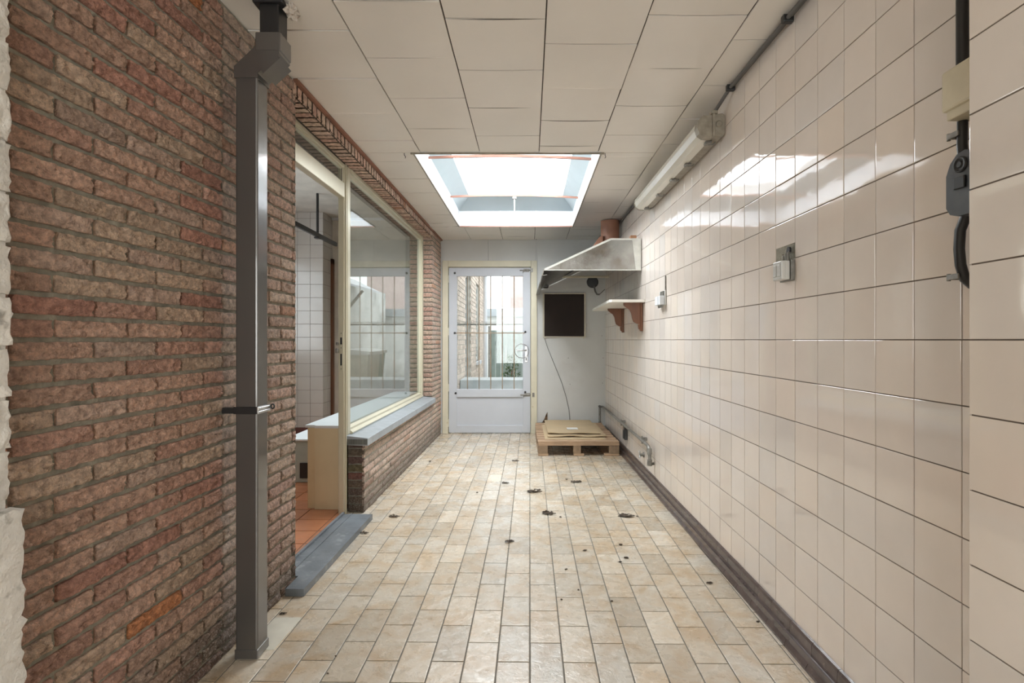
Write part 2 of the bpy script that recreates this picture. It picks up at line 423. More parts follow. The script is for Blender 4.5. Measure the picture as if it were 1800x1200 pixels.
# ---------------------------------------------------------------- RIGHT WALL
def FRt(s, t, n): return Vector((1.0-n, s, t))
def tcol(): 
    k = random.gauss(1, .022); w = random.gauss(0, .008)
    return ((.75+w)*k, .675*k, (.615-w)*k)
def hole(a, b, c, d):
    if a > 1.95 and a < 2.05 and c > 1.40 and c < 1.46: return (a, b, CAMZ+.355, d)
    return None
mb = MB()
grid_tiles(mb, FRt, 1.00, BACK, .085, CEIL, .1517, .15, 1.24, CAMZ, tcol, .0032, hole)
quad(mb, FRt, .9, BACK, 0, CEIL+.3, -.003, 1)
mb.box(1.004, 1.15, .9, BACK+.1, 0, CEIL+.3, mi=1)
# chipped opening above the double switch
FH = lambda s, t, n: Vector((1.0-n, s, t))
vs = []; nn = 12
for j in range(nn+1):
    for i in range(nn+1):
        s, t = 1.999+.149*i/nn, 1.425+.062*j/nn
        vs.append(FH(s, t, -.0022+.0022*noise.noise(Vector((s*80, t*80, 1)))))
mb.add(vs, [(j*(nn+1)+i, j*(nn+1)+i+1, (j+1)*(nn+1)+i+1, (j+1)*(nn+1)+i) for j in range(nn) for i in range(nn)], (.1, .1, .1), 2)
st(obj('wall_right', mb, ['tile', 'grout', 'mortar']))
mb = MB()
FRn = lambda s, t, n: Vector((.896-n, s, t))
grid_tiles(mb, FRn, REAR, 1.0945, .0, CEIL, .15, .15, 1.0945, CAMZ, tcol, .0025)
quad(mb, FRn, REAR, 1.090, 0, CEIL, -.003, 1)
mb.box(.900, 1.003, REAR, 1.089, 0, CEIL+.3, mi=1)
FRe = lambda s, t, n: Vector((s, 1.0945+n, t))
grid_tiles(mb, FRe, .896, 1.0, 0, CEIL, .15, .15, .896, CAMZ, tcol, .001)
st(obj('wall_right_near', mb, ['tile', 'grout']))
# cove skirting
mb = MB(); s = 1.10
prof = [(1.0, .0), (.966, .0), (.966, .010), (.972, .022), (.981, .036), (.986, .055), (.987, .088), (.991, .097), (1.0, .099)]
while s < BACK:
    e = min(s+.1517, BACK); mb.prism(prof, 'y', s+.0012, e-.0012, smooth=False); s += .1517
mb.box(.975, .999, 1.10, BACK, .0, .05)
st(obj('baseboard_right', mb, 'quarry'))

# ---------------------------------------------------------------- FLOOR
AF = atan(.0141); MF = Matrix.Rotation(-AF, 4, 'Z')
def FF(s, t, n): return MF @ Vector((s, t, n))
def fcol():
    k = random.gauss(.97, .075); u = random.random()
    return (.58*k, (.535-.03*u)*k, (.46-.06*u)*k)
mb = MB()
grid_tiles(mb, FF, -1.30, 1.04, REAR, BACK+.06, .1156, .242, 0, 2.034, fcol, .0015, bev=.0025, gap=.0024, stagger=True)
quad(mb, FF, -1.30, 1.05, REAR-.05, BACK+.05, -.0022, 1)
o = st(obj('floor', mb, ['floor', 'fgrout']))
# fix: floor normals up
mb = MB()
mb.prism([(-1.01, 1.985), (-.905, 1.985), (-.895, 2.215), (-1.005, 2.215)], 'z', -.001, .0022)
st(obj('floor_patch', mb, pm('pale_screed', (.60, .58, .50), .6)))

# ---------------------------------------------------------------- CEILING
OX0, OX1, OY0, OY1 = -.700, .508, 3.51, 5.80
def FC(x, y, z): return Vector((x+.013*(y-3.5), y, z))
strips = [(-1.20, -.655, 2.12), (-.655, -.273, 2.33), (-.273, .108, 2.05), (.108, .487, 2.22), (.487, .86, 2.03), (.86, 1.1, 2.19)]
mb = MB()
def panel(x0, x1, y0, y1, sd, full=(0, 0)):
    g = .0026; x0 += g; x1 -= g; y0 += g; y1 -= g
    if x1-x0 < .004 or y1-y0 < .004: return
    n = 6; rr = random.Random(sd); tx, ty, sg = rr.gauss(0, .004), rr.gauss(0, .006), rr.gauss(.001, .0025)
    k = rr.gauss(1, .012); c = (1*k, 1*k, 1*k); vs = []
    cx, cy = full
    for j in range(n+1):
        for i in range(n+1):
            x, y = x0+(x1-x0)*i/n, y0+(y1-y0)*j/n
            u, v = (x-cx)/.2, (y-cy)/.2
            z = CEIL+tx*(x-cx)+ty*(y-cy)+sg*(u*u+v*v-1)
            vs.append(FC(x, y, max(CEIL-.006, min(CEIL+.004, z))))
    w = n+1
    mb.add(vs, [(j*w+i, j*w+i+1, (j+1)*w+i+1, (j+1)*w+i) for j in range(n) for i in range(n)], c, 0, True)
    b = [vs[0], vs[n], vs[-1], vs[n*w]]; t = [Vector((p.x, p.y, CEIL+.012)) for p in b]
    mb.add(b+t, [(0, 1, 5, 4), (1, 2, 6, 5), (2, 3, 7, 6), (3, 0, 4, 7)], c, 0)
for si, (x0, x1, off) in enumerate(strips):
    y = off-12*.392; j = 0
    while y < BACK:
        a, b = max(y, REAR), min(y+.392, BACK); j += 1; sd = si*100+j; f = ((x0+x1)/2, y+.196); y += .392
        if b <= a: continue
        if b <= OY0 or a >= OY1 or x1 <= OX0 or x0 >= OX1: panel(x0, x1, a, b, sd, f); continue
        if a < OY0: panel(x0, x1, a, OY0, sd, f); a = OY0
        if b > OY1: panel(x0, x1, OY1, b, sd, f); b = OY1
        if x0 < OX0: panel(x0, OX0, a, b, sd, f)
        if x1 > OX1: panel(OX1, x1, a, b, sd, f)
# dark substrate with the opening left free
for (x0, x1, y0, y1) in ((-1.4, 1.3, REAR-.1, OY0-.01), (-1.4, 1.3, OY1+.01, BACK+.1), (-1.4, OX0-.01, OY0-.01, OY1+.01), (OX1+.01, 1.3, OY0-.01, OY1+.01)):
    v = [FC(x0, y0, CEIL+.006), FC(x1, y0, CEIL+.006), FC(x1, y1, CEIL+.006), FC(x0, y1, CEIL+.006)]
    v += [p+Vector((0, 0, .03)) for p in v]
    mb.add(v, [(0, 1, 2, 3), (7, 6, 5, 4), (0, 4, 5, 1), (1, 5, 6, 2), (2, 6, 7, 3), (3, 7, 4, 0)], (.1, .1, .1), 1)
st(obj('ceiling', mb, ['ceil', 'gap']))

# ---------------------------------------------------------------- SKYLIGHT (window_2)
Z1, Z2 = 2.50, 2.61
ix0, ix1, iy0, iy1 = OX0+.125, OX1-.12, OY0+.2, OY1-.2
sky = struct('window_2', (-.1, 4.65, CEIL), 'white boarded skylight shaft in the middle of the ceiling', 'skylight')
mb = MB(); T = .015
def quadv(mb, pts, off, mi=0):
    pts = [Vector(p) for p in pts]; off = Vector(off); v = pts+[p+off for p in pts]
    mb.add(v, [(0, 1, 2, 3), (7, 6, 5, 4), (0, 4, 5, 1), (1, 5, 6, 2), (2, 6, 7, 3), (3, 7, 4, 0)], (1, 1, 1), mi)
g = .0015
def split(a, b, cuts):
    p = [a]+[c for c in cuts if a < c < b]+[b]; return [(p[i]+g, p[i+1]-g) for i in range(len(p)-1)]
for (x0, x1) in split(OX0, OX1, [-.64, -.265, .115, .495]):
    quadv(mb, [FC(x0, OY1, CEIL), FC(x1, OY1, CEIL), FC(x1, OY1, Z1), FC(x0, OY1, Z1)], (0, T, 0))
    quadv(mb, [FC(x0, OY0, CEIL), FC(x1, OY0, CEIL), FC(x1, OY0, Z1), FC(x0, OY0, Z1)], (0, -T, 0))
for (y0, y1) in split(OY0, OY1, [4.3, 5.06]):
    quadv(mb, [FC(OX0, y0, CEIL), FC(OX0, y1, CEIL), FC(OX0, y1, Z1), FC(OX0, y0, Z1)], (-T, 0, 0))
    quadv(mb, [FC(OX1, y0, CEIL), FC(OX1, y1, CEIL), FC(OX1, y1, Z1), FC(OX1, y0, Z1)], (T, 0, 0))
obj('shaft_panel', mb, 'white', sky)
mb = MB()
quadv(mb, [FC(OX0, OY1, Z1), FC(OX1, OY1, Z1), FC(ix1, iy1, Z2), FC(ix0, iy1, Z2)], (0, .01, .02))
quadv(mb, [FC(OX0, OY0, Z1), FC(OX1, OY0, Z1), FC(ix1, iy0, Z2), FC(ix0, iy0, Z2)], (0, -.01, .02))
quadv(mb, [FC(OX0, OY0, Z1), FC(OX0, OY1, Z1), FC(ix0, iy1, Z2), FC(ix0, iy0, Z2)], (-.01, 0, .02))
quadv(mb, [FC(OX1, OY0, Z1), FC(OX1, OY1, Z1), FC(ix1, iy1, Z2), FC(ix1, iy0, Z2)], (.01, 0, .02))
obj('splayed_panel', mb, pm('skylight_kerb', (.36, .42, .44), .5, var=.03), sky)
mb = MB(); w = .022
mb.prism([FC(ix0-.03, iy0-.03, 0)[:2], FC(ix1+.03, iy0-.03, 0)[:2], FC(ix1+.03, iy0, 0)[:2], FC(ix0-.03, iy0, 0)[:2]], 'z', Z2+.001, Z2+.03)
mb.prism([FC(ix0-.03, iy1, 0)[:2], FC(ix1+.03, iy1, 0)[:2], FC(ix1+.03, iy1+.03, 0)[:2], FC(ix0-.03, iy1+.03, 0)[:2]], 'z', Z2+.001, Z2+.03)
mb.prism([FC(ix0-.03, iy0, 0)[:2], FC(ix0, iy0, 0)[:2], FC(ix0, iy1, 0)[:2], FC(ix0-.03, iy1, 0)[:2]], 'z', Z2+.001, Z2+.03)
mb.prism([FC(ix1, iy0, 0)[:2], FC(ix1+.03, iy0, 0)[:2], FC(ix1+.03, iy1, 0)[:2], FC(ix1, iy1, 0)[:2]], 'z', Z2+.001, Z2+.03)
obj('kerb_frame', mb, 'white', sky)
mb = MB(); nx, ny = 12, 18; vs = []                       # shallow clear dome
for j in range(ny+1):
    for i in range(nx+1):
        a, b = i/nx, j/ny
        h = .10*(1-(2*a-1)**4)*(1-(2*b-1)**4)
        vs.append(FC(ix0+(ix1-ix0)*a, iy0+(iy1-iy0)*b, Z2+.03+h))
mb.add(vs, [(j*(nx+1)+i, j*(nx+1)+i+1, (j+1)*(nx+1)+i+1, (j+1)*(nx+1)+i) for j in range(ny) for i in range(nx)], smooth=True)
obj('dome', mb, 'glass2', sky)
# tan bottom bead at the far edge, dark bead on the other edges
mb = MB()
quadv(mb, [FC(OX0, OY1-.012, CEIL-.007), FC(OX1, OY1-.012, CEIL-.007), FC(OX1, OY1, CEIL-.007), FC(OX0, OY1, CEIL-.007)], (0, 0, .014))
obj('edge_bead', mb, 'pinkbar', sky)['label'] = 'tan bead along the far edge of the opening'
mb = MB()
for x in (OX0, OX1): quadv(mb, [FC(x-.006, OY0, CEIL-.008), FC(x+.006, OY0, CEIL-.008), FC(x+.006, OY1, CEIL-.008), FC(x-.006, OY1, CEIL-.008)], (0, 0, .012))
quadv(mb, [FC(OX0-.02, OY0-.004, CEIL-.010), FC(OX1+.02, OY0-.004, CEIL-.010), FC(OX1+.02, OY0+.008, CEIL-.010), FC(OX0-.02, OY0+.008, CEIL-.010)], (0, 0, .010))
obj('edge_bead', mb, 'lampbody', sky)
for y, z, lab in ((4.02, 2.465, 'near'), (5.12, 2.465, 'far')):
    mb = MB(); pts = []
    for i in range(15):
        a = i/14; pts.append(FC(OX0+.002+(OX1-OX0-.004)*a, y+.03*a, z+.018*(1-(2*a-1)**2)))
    for i in range(14):
        p, q = pts[i], pts[i+1]
        quadv(mb, [p, q, q+Vector((0, 0, .018)), p+Vector((0, 0, .018))], (0, .012, 0))
    tag(obj('cross_bar', mb, 'pinkbar'), 'bowed copper-coloured strip across the skylight, %s one of the two' % ('nearer' if lab == 'near' else 'farther'), 'bar', 'bowed strips across the skylight')
sp = thing('skylight_opener', 'grey screw rod opener hanging at the far end of the skylight', 'opener', (-.078, 5.45, 2.40))
mb = MB(); mb.tube([(-.078, 5.45, 2.385), (-.078, 5.45, 2.60)], .009, 10); mb.tube([(-.078, 5.45, 2.375), (-.078, 5.45, 2.40)], .014, 10); obj('rod', mb, 'chrome', sp)
mb = MB(); mb.box(-.098, -.058, 5.43, 5.47, 2.535, 2.57, bev=.004); mb.tube([(-.078, 5.45, 2.57), (-.078, 5.56, 2.63)], .007, 8); obj('bracket', mb, 'oldsteel', sp)
for x, lab in ((-.762, 'left'), (.535, 'right')):
    mb = MB(); mb.tube([(x, 3.52, CEIL+.004), (x, 3.52, CEIL-.012), (x+.006, 3.53, CEIL-.02), (x+.002, 3.54, CEIL-.026)], .0022, 6)
    tag(obj('ceiling_hook', mb, 'black'), 'tiny black hook in the ceiling at the %s near corner of the skylight' % lab, 'hook', 'hooks by the skylight')

# ---------------------------------------------------------------- BACK WALL
mb = MB()
for (x0, x1, z0, z1) in ((-1.1, -.41, 2.08, CEIL), (-.41, .164, 2.08, CEIL), (.178, 1.003, 0.30, CEIL), (-1.1, -.959, 0, 2.08)):
    mb.box(x0+.0015, x1-.0015, BACK, BACK+.10, z0, z1+(.02 if z1 == CEIL else 0))
mb.box(.164, .178, BACK+.001, BACK+.1, 2.08, CEIL)
# torn lower corner of the panelling, brick behind
mb.prism([(.178, .12), (.195, .095), (.225, .12), (.262, .17), (.29, .24), (.305, .26), (.308, .0), (1.003, .0), (1.003, .30), (.178, .30)], 'y', BACK, BACK+.012)
mb.box(.178, 1.003, BACK+.055, BACK+.10, 0, .30, mi=1)
z = .008; i = 0
while z < .30:
    mb.box(.18+(0 if i % 2 else .07), .33, BACK+.03, BACK+.055, z, z+.042, mi=2, bev=.004, col=(.40, .27, .17)); z += .052; i += 1
mb.box(-1.2, 1.15, BACK+.04, BACK+.12, CEIL, CEIL+.3, mi=1)
st(obj('wall_back', mb, ['bwall', 'mortar', 'brick_clean']))
# screw heads on the panel
mb = MB()
for px, py in ((999, 629), (1060, 629), (1002, 675), (1059, 673), (1058, 590)):
    x, z = (px-918)/146, CAMZ-(py-597)/146; mb.lathe([(.005, 0), (.0035, -.002)], (x, BACK, z), 'y', 8)
st(obj('trim_2', mb, 'oldsteel'))

# back door (door_1)
door = struct('door_1', (-.39, BACK, 0), 'white half-glazed back door with security bars in a cream frame', 'door')
mb = MB()
mb.box(-.959, -.890, BACK-.022, BACK+.09, 0, 2.08, bev=.004); mb.box(.104, .178, BACK-.022, BACK+.09, 0, 2.08, bev=.004)
mb.box(-.8895, .1035, BACK-.022, BACK+.09, 2.005, 2.08, bev=.004)
mb.box(-.89, -.875, BACK+.05, BACK+.09, 0, 2.0); mb.box(.09, .104, BACK+.05, BACK+.09, 0, 2.0)
obj('door_frame', mb, 'cream', door)
mb = MB(); y0, y1 = BACK+.004, BACK+.046; LX0, LX1 = -.884, .098
mb.box(LX0, -.788, y0, y1, .012, 1.997, bev=.003); mb.box(.007, LX1, y0, y1, .012, 1.997, bev=.003)
mb.box(-.789, .008, y0, y1, 1.897, 1.997, bev=.003); mb.box(-.789, .008, y0-.004, y1, .440, .536, bev=.004)
mb.box(-.789, .008, y0, y1, .012, .100, bev=.003); mb.box(-.789, .008, y0+.015, y1-.005, .098, .442)
leaf = obj('door_leaf', mb, 'doorwhite', door)
mb = MB(); mb.box(-.789, .008, BACK+.030, BACK+.034, .536, 1.897); obj('pane', mb, 'glass2', leaf)
mb = MB(); mb.box(-.788, .007, BACK+.036, BACK+.044, 1.305, 1.328); mb.box(-.788, .007, BACK+.036, BACK+.044, 1.340, 1.346); obj('glazing_bar', mb, 'oldsteel', leaf)
for x in (-.66, -.52, -.38, -.24, -.098):
    mb = MB(); mb.tube([(x, BACK+.012, .53), (x, BACK+.012, 1.90)], .0055, 8); obj('security_bar', mb, 'rust', door)
mb = MB(); mb.box(-.81, .03, BACK-.002, BACK+.004, 1.206, 1.217); obj('cross_rail', mb, 'rust', door)
mb = MB()
for x, z in ((-.812, 1.933), (-.812, 1.212), (.037, 1.225), (-.802, .487), (.036, .500)):
    mb.lathe([(.013, .004), (.013, -.004), (.008, -.009)], (x, BACK+.002, z), 'y', 12)
obj('bolt_head', mb, 'black', door)
mb = MB(); mb.box(.033, .063, BACK-.004, BACK+.006, .86, 1.05, bev=.003); hp = obj('lock_plate', mb, 'chrome', door)
mb = MB(); mb.tube([(.048, BACK, 1.005), (.048, BACK-.045, 1.005), (.03, BACK-.052, 1.005), (-.07, BACK-.052, 1.003)], .0085, 10); obj('lever', mb, 'chrome', hp)
mb = MB(); mb.box(.042, .054, BACK-.007, BACK-.003, .88, .92); obj('keyhole', mb, 'black', hp)
mb = MB(); mb.tube([(-.005+.085*cos(a*pi/16), BACK-.012, .995+.085*sin(a*pi/16)) for a in range(0, 33)], .003, 6, cap=False); obj('ring_pull', mb, 'oldsteel', door)
for z, x0, x1 in ((1.965, -.03, .115), (.470, -.022, .135)):
    mb = MB(); mb.box(x0+.045, x0+.115, BACK-.002, BACK+.006, z-.02, z+.02, bev=.002); mb.tube([(x0, BACK-.008, z), (x1, BACK-.008, z)], .0065, 8)
    mb.tube([(x0+.04, BACK-.008, z), (x0+.04, BACK-.012, z-.03)], .005, 6); mb.box(x1-.015, x1+.012, BACK-.026, BACK-.016, z-.025, z+.025, bev=.002)
    obj('slide_bolt', mb, 'oldsteel', door)
mb = MB()
for z in (1.86, 1.23, .55, .13): mb.tube([(-.889, BACK-.002, z-.045), (-.889, BACK-.002, z+.045)], .008, 8)
obj('hinge', mb, 'cream', door)

# ---------------------------------------------------------------- DOORWAY (door_2) and WINDOW (window_1)
def LB(mb, s0, s1, v0, v1, z0, z1, mi=0, bev=0): mb.box(-v1, -v0, s0, s1, z0, z1, ML, mi, bev)
dw = struct('door_2', ML @ Vector((-.12, 3.0, 0)), 'open doorway with cream aluminium frame and glazed transom in the brick wall', 'doorway')
mb = MB()
LB(mb, 3.50, 3.545, .112, .150, .0, 2.26, bev=.003); LB(mb, 3.508, 3.52, .100, .115, .0, 2.26, bev=.002); LB(mb, 2.535, 2.575, .112, .150, .0, 2.26, bev=.003)
LB(mb, 2.53, 3.50, .108, .150, 2.04, 2.135, bev=.003); LB(mb, 2.53, 3.50, .112, .150, 2.235, 2.26, bev=.003)
LB(mb, 2.53, 3.50, .118, .14, 2.222, 2.236); LB(mb, 3.478, 3.5, .118, .14, 2.135, 2.236, bev=.002)
fr = obj('door_frame', mb, 'alu', dw)
mb = MB(); LB(mb, 2.56, 3.48, .127, .131, 2.135, 2.225); obj('transom_pane', mb, 'glass', fr)
mb = MB(); LB(mb, 2.575, 3.47, .1175, .1195, 2.137, 2.142); LB(mb, 3.472, 3.477, .1175, .1195, 2.137, 2.225); obj('gasket', mb, 'black', fr)
mb = MB(); p = ML @ Vector((-.118, 2.62, 2.19)); mb.lathe([(.022, 0), (.022, .012), (.008, .02), (.008, .04)], (p.x-.004, p.y, p.z), 'x', 12); mb.box(p.x-.01, p.x+.015, p.y+.02, p.y+.06, p.z-.012, p.z+.022, bev=.003); obj('latch', mb, 'oldsteel', fr)
mb = MB(); LB(mb, 3.4965, 3.4995, .118, .140, .93, 1.185, bev=.001); lp = obj('strike_plate', mb, 'alu', dw)
mb = MB(); LB(mb, 3.4945, 3.4975, .124, .136, 1.10, 1.145, bev=.001); LB(mb, 3.4945, 3.4975, .125, .135, .965, 1.04)
for z in (1.172, 1.078, .943): LB(mb, 3.4945, 3.4975, .128, .132, z-.003, z+.003)
obj('lock_slot', mb, 'black', lp)
mb = MB(); LB(mb, 3.472, 3.492, .142, .158, 1.095, 1.115, bev=.004); LB(mb, 3.468, 3.492, .142, .16, 1.045, 1.075, bev=.004); obj('latch_knob', mb, 'oldsteel', dw)

wn = struct('window_1', ML @ Vector((-.12, 4.8, .5)), 'large side window in cream aluminium frame above the low brick wall', 'window')
mb = MB()
LB(mb, 3.548, 3.60, .105, .155, .51, 2.26, bev=.003); LB(mb, 3.60, 3.625, .115, .145, .56, 2.235, bev=.003)
LB(mb, 5.93, 5.99, .100, .155, .51, 2.26, bev=.003); LB(mb, 5.905, 5.93, .115, .145, .56, 2.235, bev=.003)
LB(mb, 3.60, 5.93, .100, .155, 2.235, 2.26, bev=.003); LB(mb, 3.60, 5.93, .115, .145, 2.21, 2.236, bev=.003)
mb.prism([(-.155, .51), (-.092, .51), (-.088, .520), (-.108, .535), (-.110, .548), (-.128, .562), (-.155, .562)], 'y', 3.60, 5.93, ML)
wf = obj('window_frame', mb, 'alu', wn)
mb = MB(); LB(mb, 3.61, 5.92, .128, .132, .555, 2.22); obj('pane', mb, 'glass', wf)
mb = MB()
for (a, b) in ((3.525, 4.998), (5.002, 6.0)):
    mb.prism([(-.11, .449), (.032, .444), (.032, .490), (.029, .493), (-.11, .509)], 'y', a, b, ML)
sl = obj('window_sill', mb, 'sill', wn)
mb = MB()
for i in range(24):
    x = -.105+i*.0057; mb.box(x, x+.003, 3.5215, 3.526, .452, .487, ML)
obj('sill_groove', mb, 'sillend', sl)
mb = MB(); LB(mb, 3.63, 5.98, .16, .42, .543, .562, bev=.003); obj('inner_window_board', mb, 'white', wn)
mb = MB(); LB(mb, 3.60, 3.625, .155, .345, .006, .545, bev=.003); LB(mb, 3.60, 3.63, .155, .345, .545, .562, mi=1)
LB(mb, 3.625, 5.98, .165, .40, .006, .543)
st(obj('wall_left_inner_leaf', mb, ['creampanel', 'white']), 'low cream panelled wall end just inside the doorway', 'wall')
# bluestone threshold
mb = MB()
mb.prism([(.092, 2.40), (.092, 3.43), (-.105, 3.43), (-.105, 2.533), (.010, 2.533), (.010, 2.40)], 'z', .001, .034, ML)
mb.box(-.045, -.037, 2.535, 3.43, .034, .038, ML); mb.box(-.100, -.085, 2.535, 3.43, .034, .046, ML)
st(obj('trim_3', mb, 'bluestone'), 'bluestone doorstep lying along the open doorway', 'doorstep')

# ---------------------------------------------------------------- INNER ROOM
mb = MB(); FI = lambda s, t, n: Vector((s, t, n+.009))
def trc():
    k = random.gauss(1, .08); return (.43*k, .165*k, .075*k)
grid_tiles(mb, FI, -3.3, -1.165, 1.95, 8.4, .20, .20, -1.2, 2.0, trc, .001, gap=.003)
quad(mb, FI, -3.3, -1.165, 1.95, 8.4, -.004, 1)
st(obj('floor_inner_room', mb, ['terra', 'fgrout']))
def wcol():
    k = random.gauss(1, .02); return (.48*k, .45*k, .42*k)
mb = MB(); F1 = lambda s, t, n: Vector((s, 6.4-n, t))
grid_tiles(mb, F1, -3.3, -2.34, .10, 2.63, .15, .155, -2.34, 1.16, wcol, .001)
quad(mb, F1, -3.3, -2.341, 0, 2.63, -.003, 1)
F2 = lambda s, t, n: Vector((-2.34+n, s, t))
grid_tiles(mb, F2, 6.4, 6.66, .10, 2.63, .15, .155, 6.4, 1.16, wcol, .001)
grid_tiles(mb, F2, 7.55, 8.4, .10, 2.63, .15, .155, 6.4, 1.16, wcol, .001)
grid_tiles(mb, F2, 6.66, 7.55, 2.12, 2.63, .15, .155, 6.4, 1.16, wcol, .001)
mb.box(-3.3, -2.35, 6.404, 8.5, 0, 2.63, mi=1)
st(obj('wall_inner_tiled', mb, ['itile', 'grout']))
mb = MB(); mb.box(-3.3, -2.33, 6.385, 6.40, .009, .10); mb.box(-2.34, -2.325, 6.385, 6.66, .009, .10)
st(obj('baseboard_inner', mb, 'terracap'))
d3 = struct('door_3', (-2.33, 7.1, 0), 'brown framed doorway in the tiled wall of the inner room', 'doorway')
mb = MB(); mb.box(-2.345, -2.315, 6.66, 6.73, .009, 2.12, bev=.004); mb.box(-2.345, -2.315, 7.48, 7.55, .009, 2.12, bev=.004); mb.box(-2.345, -2.315, 6.66, 7.55, 2.05, 2.12, bev=.004); obj('door_frame', mb, 'wood_brown', d3)
mb = MB(); mb.box(-2.348, -2.335, 6.73, 7.48, .009, 2.05); obj('door_leaf', mb, 'wood_brown', d3)
mb = MB()
mb.box(-2.34, -1.22, 8.4, 8.5, 0, 2.63)
mb.box(-3.4, -3.3, 1.9, 3.2, 0, 2.63); mb.box(-3.4, -3.3, 5.6, 8.5, 0, 2.63); mb.box(-3.4, -3.3, 3.2, 5.6, 0, .9); mb.box(-3.4, -3.3, 3.2, 5.6, 2.3, 2.63)
mb.box(-3.4, -1.38, 1.8, 1.95, 0, 2.63)
st(obj('wall_inner_plaster', mb, 'plaster'))
mb = MB(); mb.box(-1.3, -1.16, 6.62, 8.5, 0, 2.63)
st(obj('wall_inner_right', mb, 'plaster'))
mb = MB(); mb.box(-3.4, -1.38, 1.8, 8.5, 2.63, 2.70); mb.box(-1.42, -1.15, 1.8, 8.5, 2.60, 2.70)
st(obj('ceiling_inner_room', mb, 'plaster'))
w4 = struct('window_3', (-3.35, 4.4, .9))
mb = MB(); mb.box(-3.38, -3.32, 3.2, 3.26, .9, 2.3); mb.box(-3.38, -3.32, 5.54, 5.6, .9, 2.3); mb.box(-3.38, -3.32, 3.26, 5.54, .9, .96); mb.box(-3.38, -3.32, 3.26, 5.54, 2.24, 2.3); obj('window_frame', mb, 'alu', w4)
mb = MB(); mb.box(-3.352, -3.348, 3.26, 5.54, .96, 2.24); obj('pane', mb, 'glass2', w4)
ra = thing('hanging_rail', 'black steel rail hung from the inner room ceiling, seen through the doorway', 'rail', (-2.10, 5.5, 2.62))
mb = MB(); mb.box(-2.115, -2.085, 3.6, 6.15, 2.18, 2.225, bev=.004); obj('rail', mb, 'black', ra)
for y in (5.59, 3.9):
    mb = MB(); mb.tube([(-2.10, y, 2.63), (-2.10, y, 2.20)], .013, 10); mb.box(-2.125, -2.075, y-.035, y+.035, 2.165, 2.18, bev=.003); obj('hanger', mb, 'black', ra)
he = thing('floor_cabinet', 'low grey-green metal cabinet with dark slot standing inside the doorway', 'cabinet', (-1.72, 4.40, .009))
mb = MB(); mb.box(-1.86, -1.56, 4.28, 4.72, .009, .335, bev=.006); mb.box(-1.82, -1.815, 4.276, 4.282, .02, .33); obj('body', mb, 'heater', he)
mb = MB(); mb.box(-1.87, -1.55, 4.27, 4.73, .335, .352, bev=.004); obj('top', mb, 'white', he)
mb = MB(); mb.box(-1.745, -1.685, 4.272, 4.284, .045, .165, bev=.003); obj('slot', mb, 'black', he)

# ---------------------------------------------------------------- DOWNPIPE
dp = thing('downpipe', 'square anthracite rainwater downpipe standing against the brick wall', 'downpipe', (-.975, 1.966, .002))
PX0, PX1, PY0, PY1 = -1.014, -.936, 1.926, 2.006
mb = MB(); mb.box(PX0, PX1, PY0, PY1, .03, 2.075, bev=.006); obj('straight_pipe', mb, 'pipe', dp)
mb = MB(); mb.box(PX0-.002, PX1+.003, PY0-.003, PY1+.003, .002, .036, bev=.003); obj('shoe', mb, 'pipe', dp)
mb = MB()
mb.prism([(PX0-.003, 2.055), (PX1+.003, 2.055), (PX1+.003, 2.070), (-.857, 2.140), (-.857, 2.185), (-.939, 2.185), (-.939, 2.168), (PX0-.003, 2.095)], 'y', PY0-.004, PY1+.004)
obj('swan_neck', mb, 'pipe', dp)
mb = MB(); mb.prism([(-.925, 2.085), (-.912, 2.068), (-.853, 2.122), (-.866, 2.138)], 'y', PY0-.007, PY1+.008); mb.box(-.941, -.853, PY0-.006, PY1+.007, 2.150, 2.215, bev=.003); obj('coupling', mb, 'pipe', dp)
mb = MB(); mb.box(-.930, -.862, PY0+.002, PY1-.004, 2.21, 2.325, bev=.004); mb.box(-.950, -.842, PY0-.012, PY1+.01, 2.317, 2.333, bev=.004); obj('outlet', mb, 'black', dp)
sb = MB(); sb.box(PX0-.004, PX1+.002, PY0-.006, PY0-.001, .868, .893, bev=.001); sb.box(PX0-.045, PX0-.001, PY0-.006, PY0+.02, .87, .89)
strap = obj('strap', sb, 'black', dp)
mb = MB(); mb.box(PX1, PX1+.005, PY0-.006, PY1+.01, .868, .893, bev=.001); mb.tube([(PX1+.004, PY0, .874), (PX1+.004, PY1, .874)], .004, 6); mb.tube([(PX1+.004, PY0, .887), (PX1+.004, PY1, .887)], .004, 6); obj('clamp_arm', mb, 'chrome', strap)
mb = MB(); c = (PX1+.012, PY1+.012, .884)
mb.tube([(c[0]+.006*cos(a*pi/8), c[1], c[2]+.008*sin(a*pi/8)) for a in range(17)], .0028, 6, cap=False); obj('ring_nut', mb, 'black', strap)
mb = MB(); mb.blob((-.828, 1.96, 2.312), .020, .028, .026, .4, 2.5, 3)
tag(obj('foam_blob', mb, 'foam'), 'blob of dried white foam on the ceiling beside the downpipe outlet', 'foam')
mb = MB(); mb.tube([FL(2.07, 2.20, .012), FL(2.075, 2.15, .01), FL(2.068, 2.11, .014), FL(2.06, 2.07, .008)], .003, 6)
tag(obj('loose_string', mb, 'foam'), 'short pale string hanging on the brick pier behind the downpipe elbow', 'string')

